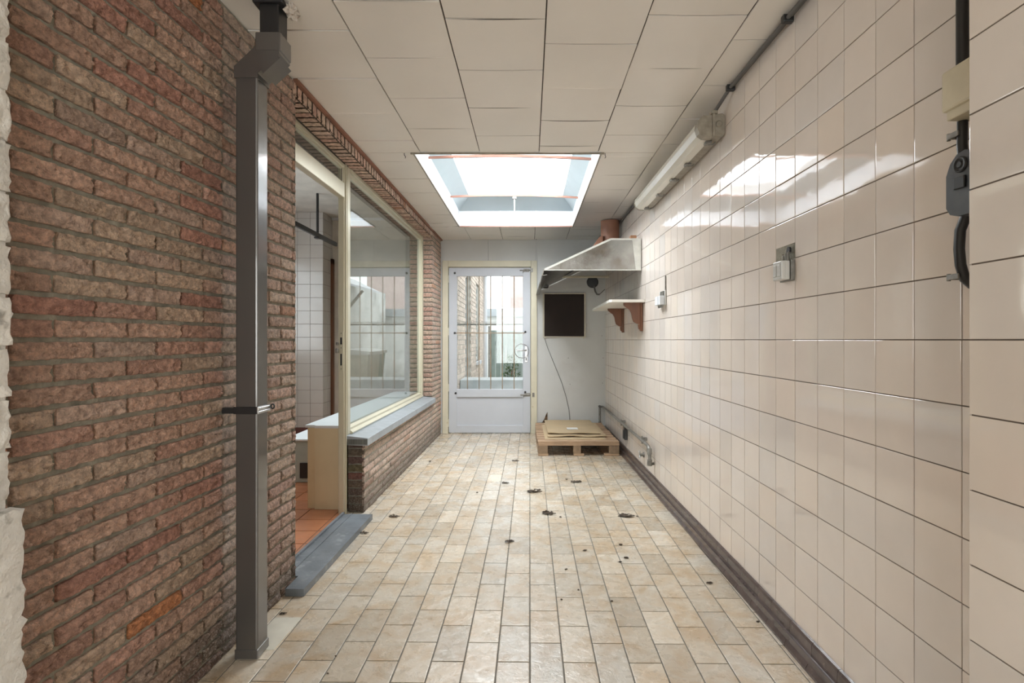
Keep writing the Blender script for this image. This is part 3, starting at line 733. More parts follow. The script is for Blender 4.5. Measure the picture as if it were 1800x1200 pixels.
# ---------------------------------------------------------------- HOOD
hd = thing('extractor_hood', 'stainless steel extractor hood high on the tiled wall in the back corner', 'hood', (.6, 5.5, 1.71))
HX0, HXT, HY0, HY1, HZ0, HZ1 = .178, .74, 4.56, BACK-.012, 1.712, 1.977; HX1 = .994
mb = MB()
mb.prism([(HX0, HZ0), (HX1, HZ0), (HX1, HZ1), (HXT, HZ1)], 'y', HY0, HY0+.003)
mb.prism([(HX0, HZ0), (HXT, HZ1), (HXT, HZ1-.003), (HX0+.004, HZ0)], 'y', HY0, HY1)
mb.box(HXT, HX1, HY0, HY1, HZ1-.003, HZ1)
obj('shell', mb, 'steel', hd)
mb = MB()   # rolled edges of the near end
def strip(a, b, w=.016, t=.006):
    a, b = Vector(a), Vector(b); d = (b-a).normalized(); n = Vector((-d.y, d.x))*w/2
    mb.prism([tuple(a+n), tuple(b+n), tuple(b-n), tuple(a-n)], 'y', HY0-t, HY0+.001)
strip((HX0+.012, HZ0+.006), (HXT, HZ1-.006)); strip((HXT, HZ1-.006), (HX1, HZ1-.006), .014)
mb.prism([(HX1-.045, HZ0), (HX1, HZ0), (HX1, HZ1), (HX1-.075, HZ1)], 'y', HY0-.004, HY0+.001)
mb.box(HX0, HX1, HY0-.004, HY0+.001, HZ0-.002, HZ0+.005)
obj('edge_flange', mb, pm('bright_aluminium', (.62, .62, .58), .35, metal=.6, var=.1, vscale=20), hd)
mb = MB(); mb.prism([(HX0, HZ0+.01), (HX0+.006, HZ0+.01), (HX0-.006, HZ0-.048), (HX0-.014, HZ0-.048)], 'y', HY0-.004, HY1)
mb.prism([(HX0-.012, HZ0-.048), (HX0+.03, HZ0-.040), (HX0+.03, HZ0-.036), (HX0-.012, HZ0-.043)], 'y', HY0-.004, HY1)
obj('gutter_lip', mb, 'steel', hd)
mb = MB(); mb.box(.30, .99, 6.22, 6.245, 1.838, 1.862, bev=.003); obj('cross_batten', mb, 'cream', hd)
mb = MB(); mb.box(.24, .31, 6.38, 6.5, 1.74, 1.83, bev=.012); obj('lamp_box', mb, 'black', hd)
mb = MB(); mb.tube([(.36, 6.3, 1.86), (.48, 6.1, 1.852), (.60, 5.8, 1.90), (.66, 5.4, 1.94)], .007, 7); mb.tube([(.38, 6.3, 1.868), (.50, 6.05, 1.885), (.58, 5.7, 1.905), (.62, 5.2, 1.93)], .006, 7); obj('lamp_cable', mb, 'black', hd)
mb = MB(); mb.lathe([(.07, 0), (.07, -.012), (.062, -.016)], (.845, BACK-.001, 1.822), 'y', 24); mb.lathe([(.058, -.0165), (.055, -.018)], (.845, BACK-.001, 1.822), 'y', 24)
vh = tag(obj('vent_hole', mb, 'black'), 'black round vent on the back wall under the hood', 'vent')
mb = MB(); mb.tube([(.86, BACK-.03, 1.775), (.875, BACK-.03, 1.71), (.895, BACK-.03, 1.675), (.925, BACK-.03, 1.672)], .010, 8); mb.tube([(.925, BACK-.03, 1.672), (.99, BACK-.03, 1.735)], .005, 6)
tag(obj('drain_pipe', mb, 'cable'), 'thin dark bent pipe running from the round vent to the tiled wall', 'pipe')
fl = thing('flue_duct', 'brown round flue rising from the hood to the ceiling corner', 'duct', (.84, 5.5, 2.0))
mb = MB(); mb.tube([(.885, 5.5, 2.325), (.885, 5.5, 2.24), (.885, 5.5, 1.985)], .092, 24); obj('pipe', mb, 'flue', fl)
mb = MB(); mb.prism([(.615, 1.924), (.735, 1.981), (.80, 1.984), (.80, 2.17), (.765, 2.15), (.70, 2.05)], 'y', 5.41, 5.59); obj('cowl', mb, 'flue', fl)
mb = MB(); mb.prism([(.575, 1.905), (.612, 1.9225), (.66, 2.0), (.65, 2.01)], 'y', 5.40, 5.60); obj('collar', mb, 'cable', fl)
mb = MB(); mb.box(.915, .965, 4.60, 4.66, HZ1+.001, HZ1+.035, bev=.003)
tag(obj('wood_block', mb, pm('orange_wood', (.38, .19, .10), .6, var=.15)), 'small orange wood block lying on top of the hood at its near end', 'block')

# ---------------------------------------------------------------- SHELF, BOARD, SOCKETS, CABLES
sh = thing('wall_shelf', 'white wall shelf on two brown scrolled brackets beneath the hood', 'shelf', (.9, 5.1, 1.445))
mb = MB(); mb.prism([(.998, 4.435), (.998, 5.80), (.745, 5.80), (.713, 4.47), (.73, 4.435)], 'z', 1.437, 1.458); obj('board', mb, pm('shelf_white', (.74, .72, .67), .5, var=.05), sh)
for y in (4.52, 5.35):
    mb = MB(); zt = 1.436
    pr = [(.978, zt), (.84, zt), (.842, zt-.02), (.862, zt-.038), (.889, zt-.055), (.905, zt-.085), (.912, zt-.125), (.922, zt-.155), (.942, zt-.168), (.955, zt-.175), (.978, zt-.178)]
    mb.prism(pr, 'y', y, y+.02); mb.box(.978, .998, y-.012, y+.032, zt-.235, zt, bev=.004); mb.prism([(.978, zt-.178), (.978, zt-.225), (.965, zt-.215), (.96, zt-.18)], 'y', y, y+.02)
    obj('bracket', mb, 'wood_brown', sh)
hb = thing('wall_hatch', 'dark brown square panel in a thin pale frame beside the back door', 'panel', (.505, BACK, 1.16))
mb = MB(); mb.box(.266, .744, BACK-.010, BACK-.001, 1.172, 1.679); obj('panel', mb, 'brown', hb)
mb = MB()
for b in ((.246, .266, 1.158, 1.692), (.744, .764, 1.158, 1.692), (.2665, .7435, 1.158, 1.172), (.2665, .7435, 1.679, 1.692)): mb.box(b[0], b[1], BACK-.02, BACK-.001, b[2], b[3], bev=.003)
mb.box(.262, .282, BACK-.02, BACK-.001, 1.145, 1.16); mb.box(.73, .75, BACK-.02, BACK-.001, 1.145, 1.16)
obj('frame', mb, pm('pale_frame', (.50, .46, .38), .5), hb)
mb = MB(); pts = [((px-918)/146, BACK-.004, CAMZ-(py-597)/146) for px, py in ((957, 594), (963, 612), (971, 632), (980, 654), (988, 674), (995, 697), (1000, 720), (1002, 741))]
mb.tube(pts, .0035, 6); tag(obj('thin_cable', mb, 'cable'), 'thin dark wire drooping down the grey back wall behind the pallet', 'cable')

sw = thing('double_switch', 'grey double switch under the chipped hole in the tiled wall', 'switch', (1.0, 2.04, 1.36))
mb = MB(); mb.box(.985, .9985, 1.995, 2.085, 1.348, 1.425, bev=.002); obj('back_plate', mb, 'oldsteel', sw)
mb = MB(); mb.box(.952, .984, 2.002, 2.072, 1.352, 1.422, bev=.004); obj('switch_body', mb, 'sockgrey', sw)
mb = MB(); mb.box(.966, .969, 2.0005, 2.003, 1.356, 1.42); mb.box(.9485, .952, 2.012, 2.034, 1.365, 1.408, bev=.002); mb.box(.9485, .952, 2.040, 2.062, 1.365, 1.408, bev=.002); obj('rocker', mb, 'sockgrey', sw)
mb = MB(); mb.tube([(.985, 2.03, 1.418), (.985, 2.035, 1.445), (.994, 2.04, 1.465)], .006, 7); mb.tube([(.98, 2.01, 1.418), (.982, 2.012, 1.45), (.994, 2.02, 1.458)], .005, 7); mb.tube([(.985, 2.055, 1.418), (.988, 2.06, 1.44), (.994, 2.07, 1.447)], .005, 7); obj('wire', mb, 'oldsteel', sw)
mb = MB(); mb.tube([(.992, 2.02, 1.463), (.985, 2.02, 1.463)], .012, 12); obj('conduit_end', mb, 'black', sw)
s2 = thing('double_socket', 'small light grey double socket on the tiles to the right of the shelf', 'socket', (1.0, 3.83, 1.40))
mb = MB(); mb.box(.988, .999, 3.775, 3.93, 1.372, 1.475, bev=.002); obj('back_plate', mb, 'sockgrey', s2)
mb = MB()
for a, b in ((3.785, 3.835), (3.85, 3.925)): mb.box(.955, .988, a, b, 1.375, 1.437, bev=.004)
obj('socket_body', mb, 'white', s2)
mb = MB(); mb.tube([(.995, 3.785, 1.45), (.995, 3.785, 1.575)], .005, 8); obj('conduit', mb, 'oldsteel', s2)
for y in (3.80, 3.83, 3.87): mb = MB(); mb.tube([(.98, y, 1.435), (.985, y, 1.47)], .006, 7); obj('cable_stub', mb, 'oldsteel', s2)
for y in (3.80, 3.84, 3.89): mb = MB(); mb.tube([(.975, y, 1.375), (.975, y, 1.355)], .007, 7); obj('cable_stub', mb, 'oldsteel', s2)
jb = thing('junction_box', 'cream junction box half hidden by the near tiled wall corner', 'junction box', (.965, 1.17, 1.66))
mb = MB(); mb.box(.932, .998, 1.112, 1.214, 1.632, 1.722, bev=.006); obj('box', mb, 'boxcream', jb)
mb = MB(); mb.box(.938, .998, 1.114, 1.206, 1.612, 1.634, bev=.003); obj('lower_lip', mb, 'boxcream', jb)
so = thing('wall_socket', 'black bakelite socket hanging on the tiles by the near wall corner', 'socket', (.965, 1.16, 1.45))
mb = MB(); mb.prism([(1.112, 1.42), (1.112, 1.50), (1.125, 1.522), (1.15, 1.532), (1.172, 1.528), (1.19, 1.512), (1.201, 1.488), (1.201, 1.418), (1.19, 1.402), (1.17, 1.395), (1.13, 1.395)], 'x', .934, .998); obj('body', mb, 'blackgrey', so)
mb = MB(); mb.lathe([(.017, 0), (.017, -.004), (.013, -.005), (.013, -.002), (.006, -.002), (.006, -.005)], (.934, 1.160, 1.503), 'x', 20); mb.box(.929, .934, 1.146, 1.176, 1.452, 1.478, bev=.002); obj('socket_cover', mb, 'black', so)
mb = MB(); mb.tube([(.975, 1.207, 2.334), (.975, 1.207, 1.72)], .0125, 10)
tag(obj('supply_cable', mb, 'black'), 'thick black cable coming down the tiles from the ceiling into the cream junction box', 'cable')
mb = MB(); mb.tube([(.972, 1.203, 1.614), (.970, 1.202, 1.56), (.966, 1.192, 1.512)], .0105, 10)
tag(obj('supply_cable', mb, 'black'), 'short black cable between the cream junction box and the black socket', 'cable')
mb = MB(); mb.tube([(.962, 1.180, 1.40), (.962, 1.197, 1.37), (.962, 1.200, 1.33), (.965, 1.200, 1.295), (.975, 1.201, 1.265), (.995, 1.203, 1.250)], .0105, 10)
tag(obj('supply_cable', mb, 'black'), 'black cable hanging from the underside of the black socket', 'cable')
for z, lab in ((2.02, 'just under the ceiling'), (1.585, 'below the cream junction box'), (1.27, 'at the end of the hanging black cable')):
    mb = MB(); mb.box(.958, .998, 1.219, 1.226, z-.006, z+.006, bev=.002); mb.box(.956, .960, 1.196, 1.226, z-.006, z+.006, bev=.001); mb.tube([(.96, 1.227, z-.008), (.96, 1.227, z+.008)], .004, 6)
    tag(obj('cable_clip', mb, 'oldsteel'), 'small grey cable clip ' + lab, 'clip', 'clips on the black cable')

# fluorescent lamp
lm = thing('fluorescent_lamp', 'long tube lamp with cream diffuser along the top of the tiled wall', 'lamp', (.93, 3.45, 2.19))
LY0, LY1 = 2.683, 4.22
mb = MB(); mb.prism([(.940, 2.135), (.985, 2.130), (.998, 2.145), (.998, 2.235), (.985, 2.245), (.940, 2.238)], 'y', LY0, LY1); obj('housing', mb, 'lampbody', lm)
mb = MB(); pr = [(.939, 2.235), (.895, 2.232), (.870, 2.208), (.866, 2.180), (.876, 2.150), (.900, 2.134), (.939, 2.130)]
mb.prism(pr, 'y', LY0+.045, LY1-.02); obj('diffuser', mb, 'diffuser', lm)
mb = MB(); pr2 = [(x+(-.003 if x < .93 else 0), z+(.003 if z > 2.18 else -.003)) for x, z in pr]
mb.prism(pr2, 'y', LY0+.002, LY0+.05); obj('end_cap', mb, 'lampbody', lm)
mb = MB(); mb.prism(pr2, 'y', LY1-.022, LY1-.002); obj('end_cap', mb, 'lampbody', lm)
mb = MB(); mb.lathe([(.016, 0), (.016, -.006), (.011, -.008)], (.968, LY0, 2.192), 'y', 14); mb.box(.936, .948, LY0-.008, LY0+.002, 2.13, 2.25, bev=.002); mb.box(.93, .96, LY0-.012, LY0+.03, 2.24, 2.256, bev=.002); obj('cable_gland', mb, 'lampbody', lm)
for y in (2.76, 3.10, 3.40, 3.75, 4.12):
    mb = MB(); mb.tube([(.930, y, 2.124), (.945, y, 2.118), (.965, y, 2.118), (.978, y, 2.128)], .004, 6); mb.box(.925, .955, y-.02, y+.02, 2.118, 2.130, bev=.002); obj('clip', mb, 'oldsteel', lm)
mb = MB(); mb.tube([(.975, 1.11, 2.314), (.975, 2.0, 2.312), (.975, 2.55, 2.312), (.955, 2.67, 2.265), (.952, 2.70, 2.246)], .0085, 8); mb.tube([(.990, 1.11, 2.318), (.990, 2.6, 2.318)], .005, 6)
tag(obj('ceiling_cable', mb, 'cable'), 'grey cable running along the ceiling corner to the near end of the tube lamp', 'cable')
mb = MB(); mb.tube([(.97, 4.19, 2.246), (.972, 4.3, 2.30), (.985, 4.6, 2.315), (.985, 6.54, 2.315)], .009, 8)
tag(obj('ceiling_cable', mb, 'cable'), 'dark cable running along the ceiling corner from the far lamp end above the hood', 'cable')
for y in (2.01, 2.56):
    mb = MB(); mb.box(.958, .998, y-.012, y+.012, 2.298, 2.326, bev=.004)
    tag(obj('cable_clamp', mb, 'black'), 'dark clamp holding the ceiling cable, %s of the two before the lamp' % ('nearer' if y < 2.2 else 'farther'), 'clamp', 'clamps on the ceiling cable')

# pipes at the foot of the right wall
gp = thing('water_pipe', 'old grey metal pipe running low along the foot of the tiled wall', 'pipe', (.965, 5.3, .2))
mb = MB(); mb.tube([(.93, 6.535, .14), (.93, 6.535, .31), (.935, 6.53, .325), (.95, 6.52, .33), (.962, 6.48, .33), (.962, 5.3, .326), (.962, 4.22, .322), (.962, 4.16, .318), (.962, 4.125, .30), (.962, 4.115, .275), (.962, 4.115, .195)], .013, 10); obj('pipe_run', mb, 'oldsteel', gp)
mb = MB(); mb.tube([(.93, 6.535, .001), (.93, 6.535, .15)], [.03, .016], 10); obj('foot_sleeve', mb, 'cable', gp); mb = MB(); mb.tube([(.93, 6.50, .33), (.93, 6.555, .33)], .016, 8); obj('wall_sleeve', mb, 'cable', gp)
mb = MB(); mb.tube([(.962, 4.115, .225), (.962, 4.115, .18)], .019, 10); mb.tube([(.962, 4.115, .19), (.998, 4.14, .19)], .011, 8); obj('coupling', mb, 'oldsteel', gp); mb = MB(); mb.tube([(.962, 4.13, .305), (.962, 4.115, .265)], .018, 10); obj('coupling', mb, 'oldsteel', gp)
for y in (5.28, 4.36):
    mb = MB(); mb.box(.955, .998, y-.012, y+.012, .325, .35, bev=.003); mb.tube([(.958, y, .30), (.958, y, .36)], .006, 6); obj('pipe_clip', mb, 'oldsteel', gp)
mb = MB(); mb.box(.968, .998, 5.16, 5.24, .18, .30, bev=.004); mb.box(.960, .97, 5.18, 5.22, .19, .27, bev=.003)
tag(obj('open_wall_box', mb, 'black'), 'black open wall box just below the pipe near the pallet', 'box')
tp = thing('stop_tap', 'small corroded stop tap on the tiles near the floor below the pipe end', 'tap', (.98, 4.47, .187))
mb = MB(); mb.lathe([(.022, 0), (.022, -.006), (.012, -.01), (.012, -.03)], (.998, 4.47, .187), 'x', 12); mb.tube([(.968, 4.44, .20), (.968, 4.50, .175)], .008, 8); obj('valve', mb, 'oldsteel', tp)
mb = MB(); mb.tube([(.962, 4.45, .22), (.962, 4.49, .16)], .005, 6); mb.tube([(.962, 4.45, .165), (.962, 4.49, .215)], .005, 6); obj('cross_handle', mb, 'chrome', tp)

# ---------------------------------------------------------------- PALLET
pl = thing('pallet', 'raw wooden pallet on the floor against the grey back wall', 'pallet', (.57, 5.95, 0))
QX0, QX1, QY0, QY1 = .155, .945, 5.30, 6.49
for i in range(3):
    mb = MB(); x = (QX0, .50, QX1-.145)[i]; wd = (.10, .10, .145)[i]
    mb.box(x, x+.10 if i < 2 else QX1, QY0, QY1, .0015, .022, bev=.002); obj('bottom_board', mb, 'wood', pl)
for y in (QY0, (QY0+QY1)/2-.07, QY1-.145):
    for x0, x1 in ((QX0, QX0+.095), (.497, .572), (QX1-.10, QX1)):
        mb = MB(); mb.box(x0+.001, x1-.001, y+.001, y+.144, .0225, .100, bev=.003); obj('block', mb, 'wood2', pl)
for y in (QY0, (QY0+QY1)/2-.07, QY1-.145):
    mb = MB(); mb.box(QX0, QX1, y, y+.145, .1005, .122, bev=.002); obj('stringer_board', mb, 'wood', pl)
n = 9
for i in range(n):
    w = .10 if i % 2 == 0 else .10
    y = QY0+.001+(QY1-QY0-.10)*i/(n-1); mb = MB()
    mb.box(QX0+random.uniform(-.008, .004), QX1+random.uniform(-.012, .0), y, y+w, .1225, .143, bev=.002); obj('deck_board', mb, 'wood', pl)
def sheet(x0, x1, y0, y1, z, th, sd, warp=.008, flap=0):
    mb = MB(); nx, ny = 14, 8; top = []; bot = []
    for j in range(ny+1):
        for i in range(nx+1):
            a, b = i/nx, j/ny
            x, y = x0+(x1-x0)*a+.012*(b)*(1 if a > .5 else -1)*0, y0+(y1-y0)*b+.008*sin(a*9+sd)*(b == 0)
            h = warp*max(0, noise.noise(Vector((a*3+sd, b*2, 1))))+flap*max(0, .25-b)*4*(.5+.5*sin(a*11+sd))
            top.append((x, y, z+h+th)); bot.append((x, y, z+h))
    w = nx+1; q = [(j*w+i, j*w+i+1, (j+1)*w+i+1, (j+1)*w+i) for j in range(ny) for i in range(nx)]
    mb.add(top, q); mb.add(bot, [f[::-1] for f in q])
    ring = [i for i in range(w)]+[j*w+nx for j in range(1, ny+1)]+[ny*w+i for i in range(nx-1, -1, -1)]+[j*w for j in range(ny-1, 0, -1)]
    L = len(ring); v = [top[k] for k in ring]+[bot[k] for k in ring]
    mb.add(v, [(k, (k+1) % L, L+(k+1) % L, L+k) for k in range(L)]); return mb
tag(obj('cardboard_sheet', sheet(.225, .83, 5.38, 6.30, .1435, .006, 1.3, .004), 'card'), 'flattened pale cardboard lying lowest on the pallet', 'cardboard', 'flattened boxes on the pallet')
tag(obj('cardboard_sheet', sheet(.255, .85, 5.47, 6.36, .155, .006, 4.1, .006, .007), 'card'), 'flattened cardboard in the middle of the stack on the pallet', 'cardboard', 'flattened boxes on the pallet')
cb = tag(obj('cardboard_box', sheet(.262, .80, 5.56, 6.46, .172, .008, 7.7, .006, .006), 'card'), 'flattened brown cardboard box with white label on top of the pallet', 'cardboard', 'flattened boxes on the pallet')
mb = MB(); mb.box(.475, .59, 5.74, 5.86, .1865, .1875); obj('shipping_label', mb, 'paper', cb)

# ---------------------------------------------------------------- LITTER
def fl_pt(px, py):
    D = 958*CAMZ/(py-597); return ((px-918)*D/958, D)
LIT = [((905.5, 810), 13, 'small curled dry leaf nearest the back door, lying on the bright floor strip'),
 ((888, 849), 13, 'pale flattened dry leaf on the bright floor strip before the back door'),
 ((939, 864), 27, 'long thin brown leaf lying crosswise left of the pallet front'),
 ((1012, 847), 20, 'dark leaf shred on the floor straight in front of the pallet'),
 ((964, 903), 25, 'black twisted twig and leaf clump in the middle of the floor'),
 ((1100, 907), 30, 'largest dark brown clump of litter on the floor towards the right wall'),
 ((895, 952), 17, 'brown curled leaf on the shiny centre of the floor nearer the camera'),
 ((692, 908), 19, 'dark leaf scrap near the far end of the bluestone doorstep'),
 ((640, 937), 15, 'thin dark leaf scrap beside the edge of the bluestone doorstep'),
 ((1247, 1025), 12, 'dark curled bit with stalk on the pale tile near the right skirting'),
 ((497, 1079), 12, 'brown scrap at the foot of the brick pier beside the downpipe')]
for q, ((px, py), sz, lab) in enumerate(LIT):
    x, y = fl_pt(px, py); r = sz/958*y/2; mb = MB()
    n = 7; vs = []
    ang = random.uniform(-.5, .5)
    for j in range(n+1):
        for i in range(n+1):
            a, b = 2*i/n-1, 2*j/n-1; L = r*(1-.5*b*b*abs(b))
            dx, dy = a*L*(1-.3*abs(b)), b*r*.55
            h = .003+r*.30*abs(noise.noise(Vector((a*1.8+q, b*1.8, q*3.1))))+r*.18*a*a
            vs.append((x+dx*cos(ang)-dy*sin(ang), y+dx*sin(ang)+dy*cos(ang), max(.0015, h*(1 if (abs(a) < .95) else .6))))
    w = n+1; mb.add(vs, [(j*w+i, j*w+i+1, (j+1)*w+i+1, (j+1)*w+i) for j in range(n) for i in range(n) if noise.noise(Vector((i*.9+q*7, j*.9, 2))) > -.28])
    mb.tube([(x-r*.9, y-.003, .003), (x-r*.2, y, .005), (x+r*1.05, y+.006, .003)], .0012+r*.03, 5)
    mb.blob((x+r*.25, y, .003), r*.35, r*.22, .004, .4, 2, 1, seed=q)
    tag(obj('dry_leaf', mb, 'litter'), lab, 'leaf', 'dry leaves on the floor')
for q, (px, py, sz) in enumerate([(1028, 968, 7), (1091, 958, 7), (1101, 981, 9), (1090, 988, 6), (995, 1001, 5), (987, 1054, 5), (1075, 1057, 6), (1332, 1093, 6), (590, 1154, 5), (576, 1184, 5), (756, 811, 5), (1120, 908, 5), (996, 843, 5), (985, 909, 5), (1017, 1037, 4), (839, 866, 4)]):
    x, y = fl_pt(px, py); r = sz/958*y/2; mb = MB(); mb.blob((x, y, .0015+r*.25), r, r*.6, r*.35+.0008, .5, 2, 1, seed=q*2.3)
    tag(obj('dirt_crumb', mb, 'litter'), 'tiny dark crumb of dirt on the beige floor tiles', 'crumb', 'dirt crumbs on the floor')

# ---------------------------------------------------------------- OUTSIDE
mb = MB(); mb.box(-3, 4.5, BACK+.10, 17, -.12, -.05); st(obj('ground_outside', mb, 'gravel'))
mb = MB(); mb.box(-.795, .35, 6.95, 7.45, -.05, .62, bev=.01)
tag(obj('masonry_block', mb, pm('pale_blue_render', (.50, .53, .54), .7)), 'low pale rendered block just outside the back door', 'block')
hs = thing('neighbour_house', 'pale brick house wing with dark windows beyond the back door, left side', 'house', (-.9, 9.3, -.05))
mb = MB(); FX = lambda s, t, n: Vector((-.80+n, s, t))
def ebrick():
    t = -.05; k = 0
    while t < 2.55:
        y = 6.75+(.11 if k % 2 else 0)-.22
        while y < 11.6:
            a, b = max(y, 6.75), min(y+.212, 11.6); y += .222
            if b-a < .03: continue
            if any(w0-.02 < (a+b)/2 < w1+.02 and z0-.01 < t+.03 < z1 for w0, w1, z0, z1 in ((7.75, 8.55, .25, 2.15), (9.5, 10.2, .75, 2.15))): continue
            c = random.uniform(.8, 1.1); mb.box(-.812, -.80, a, b, t+.004, t+.054, col=(.86*c, .76*c, .68*c))
        t += .062; k += 1
ebrick(); mb.box(-2.4, -.806, 6.72, 7.75, -.05, 2.6, mi=1); mb.box(-2.4, -.808, 8.55, 9.5, -.05, 2.6, mi=1); mb.box(-2.4, -.808, 10.2, 11.62, -.05, 2.6, mi=1)
mb.box(-2.4, -.808, 7.75, 8.55, -.05, .25, mi=1); mb.box(-2.4, -.808, 7.75, 8.55, 2.15, 2.6, mi=1); mb.box(-2.4, -.808, 9.5, 10.2, -.05, .75, mi=1); mb.box(-2.4, -.808, 9.5, 10.2, 2.15, 2.6, mi=1)
obj('walls', mb, ['extbrick', pm('pale_pointing', (.62, .58, .52), .9)], hs)
mb = MB(); mb.box(-2.4, -.55, 6.70, 11.8, 2.60, 2.78, bev=.01); mb.tube([(-.52, 6.7, 2.62), (-.52, 11.8, 2.62)], .06, 10); obj('eaves', mb, 'white', hs)
for (a, b, z0, z1) in ((7.75, 8.55, .25, 2.15), (9.5, 10.2, .75, 2.15)):
    mb = MB(); mb.box(-.90, -.84, a, a+.07, z0, z1); mb.box(-.90, -.84, b-.07, b, z0, z1); mb.box(-.90, -.84, a+.07, b-.07, z0, z0+.07); mb.box(-.90, -.84, a+.07, b-.07, z1-.07, z1); f = obj('window', mb, 'binlid', hs)
    mb = MB(); mb.box(-.88, -.87, a+.07, b-.07, z0+.07, z1-.07); obj('pane', mb, 'darkglass', f)
    mb = MB(); mb.box(-.86, -.76, a-.03, b+.03, z0-.06, z0, bev=.005); obj('ledge', mb, 'white', f)
mb = MB(); mb.tube([(-.74, 10.9, 2.58), (-.74, 10.9, -.05)], .04, 10); obj('rain_pipe', mb, 'white', hs)
mb = MB(); mb.box(1.7, 1.9, 6.7, 14.3, -.05, 2.35); st(obj('garden_wall', mb, 'extwhite'), 'weathered pale rendered yard wall outside', 'wall')
rf = thing('lean_to_roof', 'pale lean-to roof on a slanting beam above the yard wall', 'roof', (1.6, 9.5, 2.3))
mb = MB(); quadv(mb, [(1.15, 8.0, 2.15), (1.72, 8.0, 2.42), (1.72, 12, 2.42), (1.15, 12, 2.15)], (0, 0, .04)); obj('roof_sheet', mb, 'white', rf)
mb = MB(); mb.tube([(1.2, 8.4, 2.13), (1.69, 8.4, 1.55)], .03, 8); mb.tube([(1.2, 11, 2.13), (1.69, 11, 1.55)], .03, 8); obj('strut', mb, 'oldsteel', rf)
def bin_(x, y, body, lab):
    t = thing('wheelie_bin', lab, 'bin', (x, y, -.05), 'wheelie bins outside')
    mb = MB(); bot = [(x-.19, y-.22), (x+.19, y-.22), (x+.19, y+.22), (x-.19, y+.22)]; top = [(x-.25, y-.30), (x+.25, y-.30), (x+.25, y+.30), (x-.25, y+.30)]
    v = [(a, b, -.03) for a, b in bot]+[(a, b, .90) for a, b in top]
    mb.add(v, [(0, 1, 2, 3), (4, 5, 6, 7)]+[(k, (k+1) % 4, 4+(k+1) % 4, 4+k) for k in range(4)]); obj('body', mb, body, t)
    mb = MB(); mb.prism([(x-.28, .90), (x+.27, .90), (x+.27, .94), (x+.1, .99), (x-.28, .95)], 'y', y-.32, y+.32); obj('lid', mb, 'binlid', t)
    mb = MB(); mb.tube([(x+.29, y-.2, .93), (x+.29, y+.2, .93)], .018, 8); obj('handle', mb, 'black', t)
    for s in (-.17, .17):
        mb = MB(); mb.lathe([(.10, -.025), (.10, .025)], (x+.17, y+s, .05), 'y', 16); obj('wheel', mb, 'black', t)
bin_(.42, 8.45, 'binbeige', 'beige wheelie bin with pale lid seen reflected in the side window'); bin_(.60, 9.35, 'green', 'green wheelie bin with pale lid seen reflected in the side window')
gt = thing('garden_gate', 'grey-green board gate closing the far end of the yard', 'gate', (-.1, 12.8, -.05))
for i in range(11):
    x = -.75+i*.125; mb = MB(); mb.box(x, x+.118, 12.8, 12.83, -.02, 1.35); obj('board', mb, pm('gate_green', (.20, .25, .23), .8), gt) if i == 0 else obj('board', mb, bpy.data.materials['gate_green'], gt)
mb = MB(); mb.box(-.80, -.74, 12.78, 12.86, -.05, 1.45); mb.box(.62, .68, 12.78, 12.86, -.05, 1.45); mb.box(-.80, .68, 12.83, 12.86, 1.0, 1.1); obj('gate_frame', mb, 'oldsteel', gt)
sd = thing('far_building', 'pale flat-roofed building behind the yard gate', 'building', (.6, 14.8, -.05))
mb = MB(); mb.box(-2.2, 3.5, 14.5, 17, -.05, 1.75); obj('walls', mb, 'extwhite', sd); mb = MB(); mb.box(-2.3, 3.6, 14.35, 17.1, 1.75, 1.95); obj('roof', mb, pm('roof_grey', (.35, .38, .40), .7), sd)
sd = thing('brick_gable', 'pink brick gable rising behind the flat-roofed building', 'building', (1.2, 18, -.05))
mb = MB(); mb.box(-.4, 3.4, 18, 21, -.05, 3.6); obj('walls', mb, pm('far_pink_brick', (.50, .40, .37), .9, var=.1, vscale=10), sd)
mb = MB(); mb.prism([(-.6, 3.6), (3.6, 3.6), (1.5, 5.0)], 'y', 17.9, 21.1); obj('roof', mb, pm('slate', (.25, .26, .28), .8), sd)
def shrub(x, y, h, sd_, lab):
    t = thing('shrub', lab, 'shrub', (x, y, -.05)); rr = random.Random(sd_)
    mb = MB(); mb.tube([(x, y, -.05), (x+.02, y, h*.6)], .015, 6); obj('stem', mb, 'wood_brown', t)
    mb = MB()
    for i in range(340):
        a, u = rr.uniform(0, 2*pi), rr.random(); rr_ = (.28*(1-u*.6))*rr.uniform(.3, 1); c = Vector((x+rr_*cos(a), y+rr_*sin(a), .05+h*u))
        d = Vector((rr.uniform(-1, 1), rr.uniform(-1, 1), rr.uniform(-.3, 1))).normalized()*.05; e = d.cross(Vector((0, 0, 1)))*.5
        mb.add([c-d, c+e, c+d, c-e], [(0, 1, 2, 3)])
    obj('foliage', mb, 'leaf', t)
shrub(-.25, 12.2, .75, 3, 'thin green shrub in front of the yard gate'); shrub(1.25, 9.9, 1.3, 5, 'taller tangled shrub against the pale yard wall')

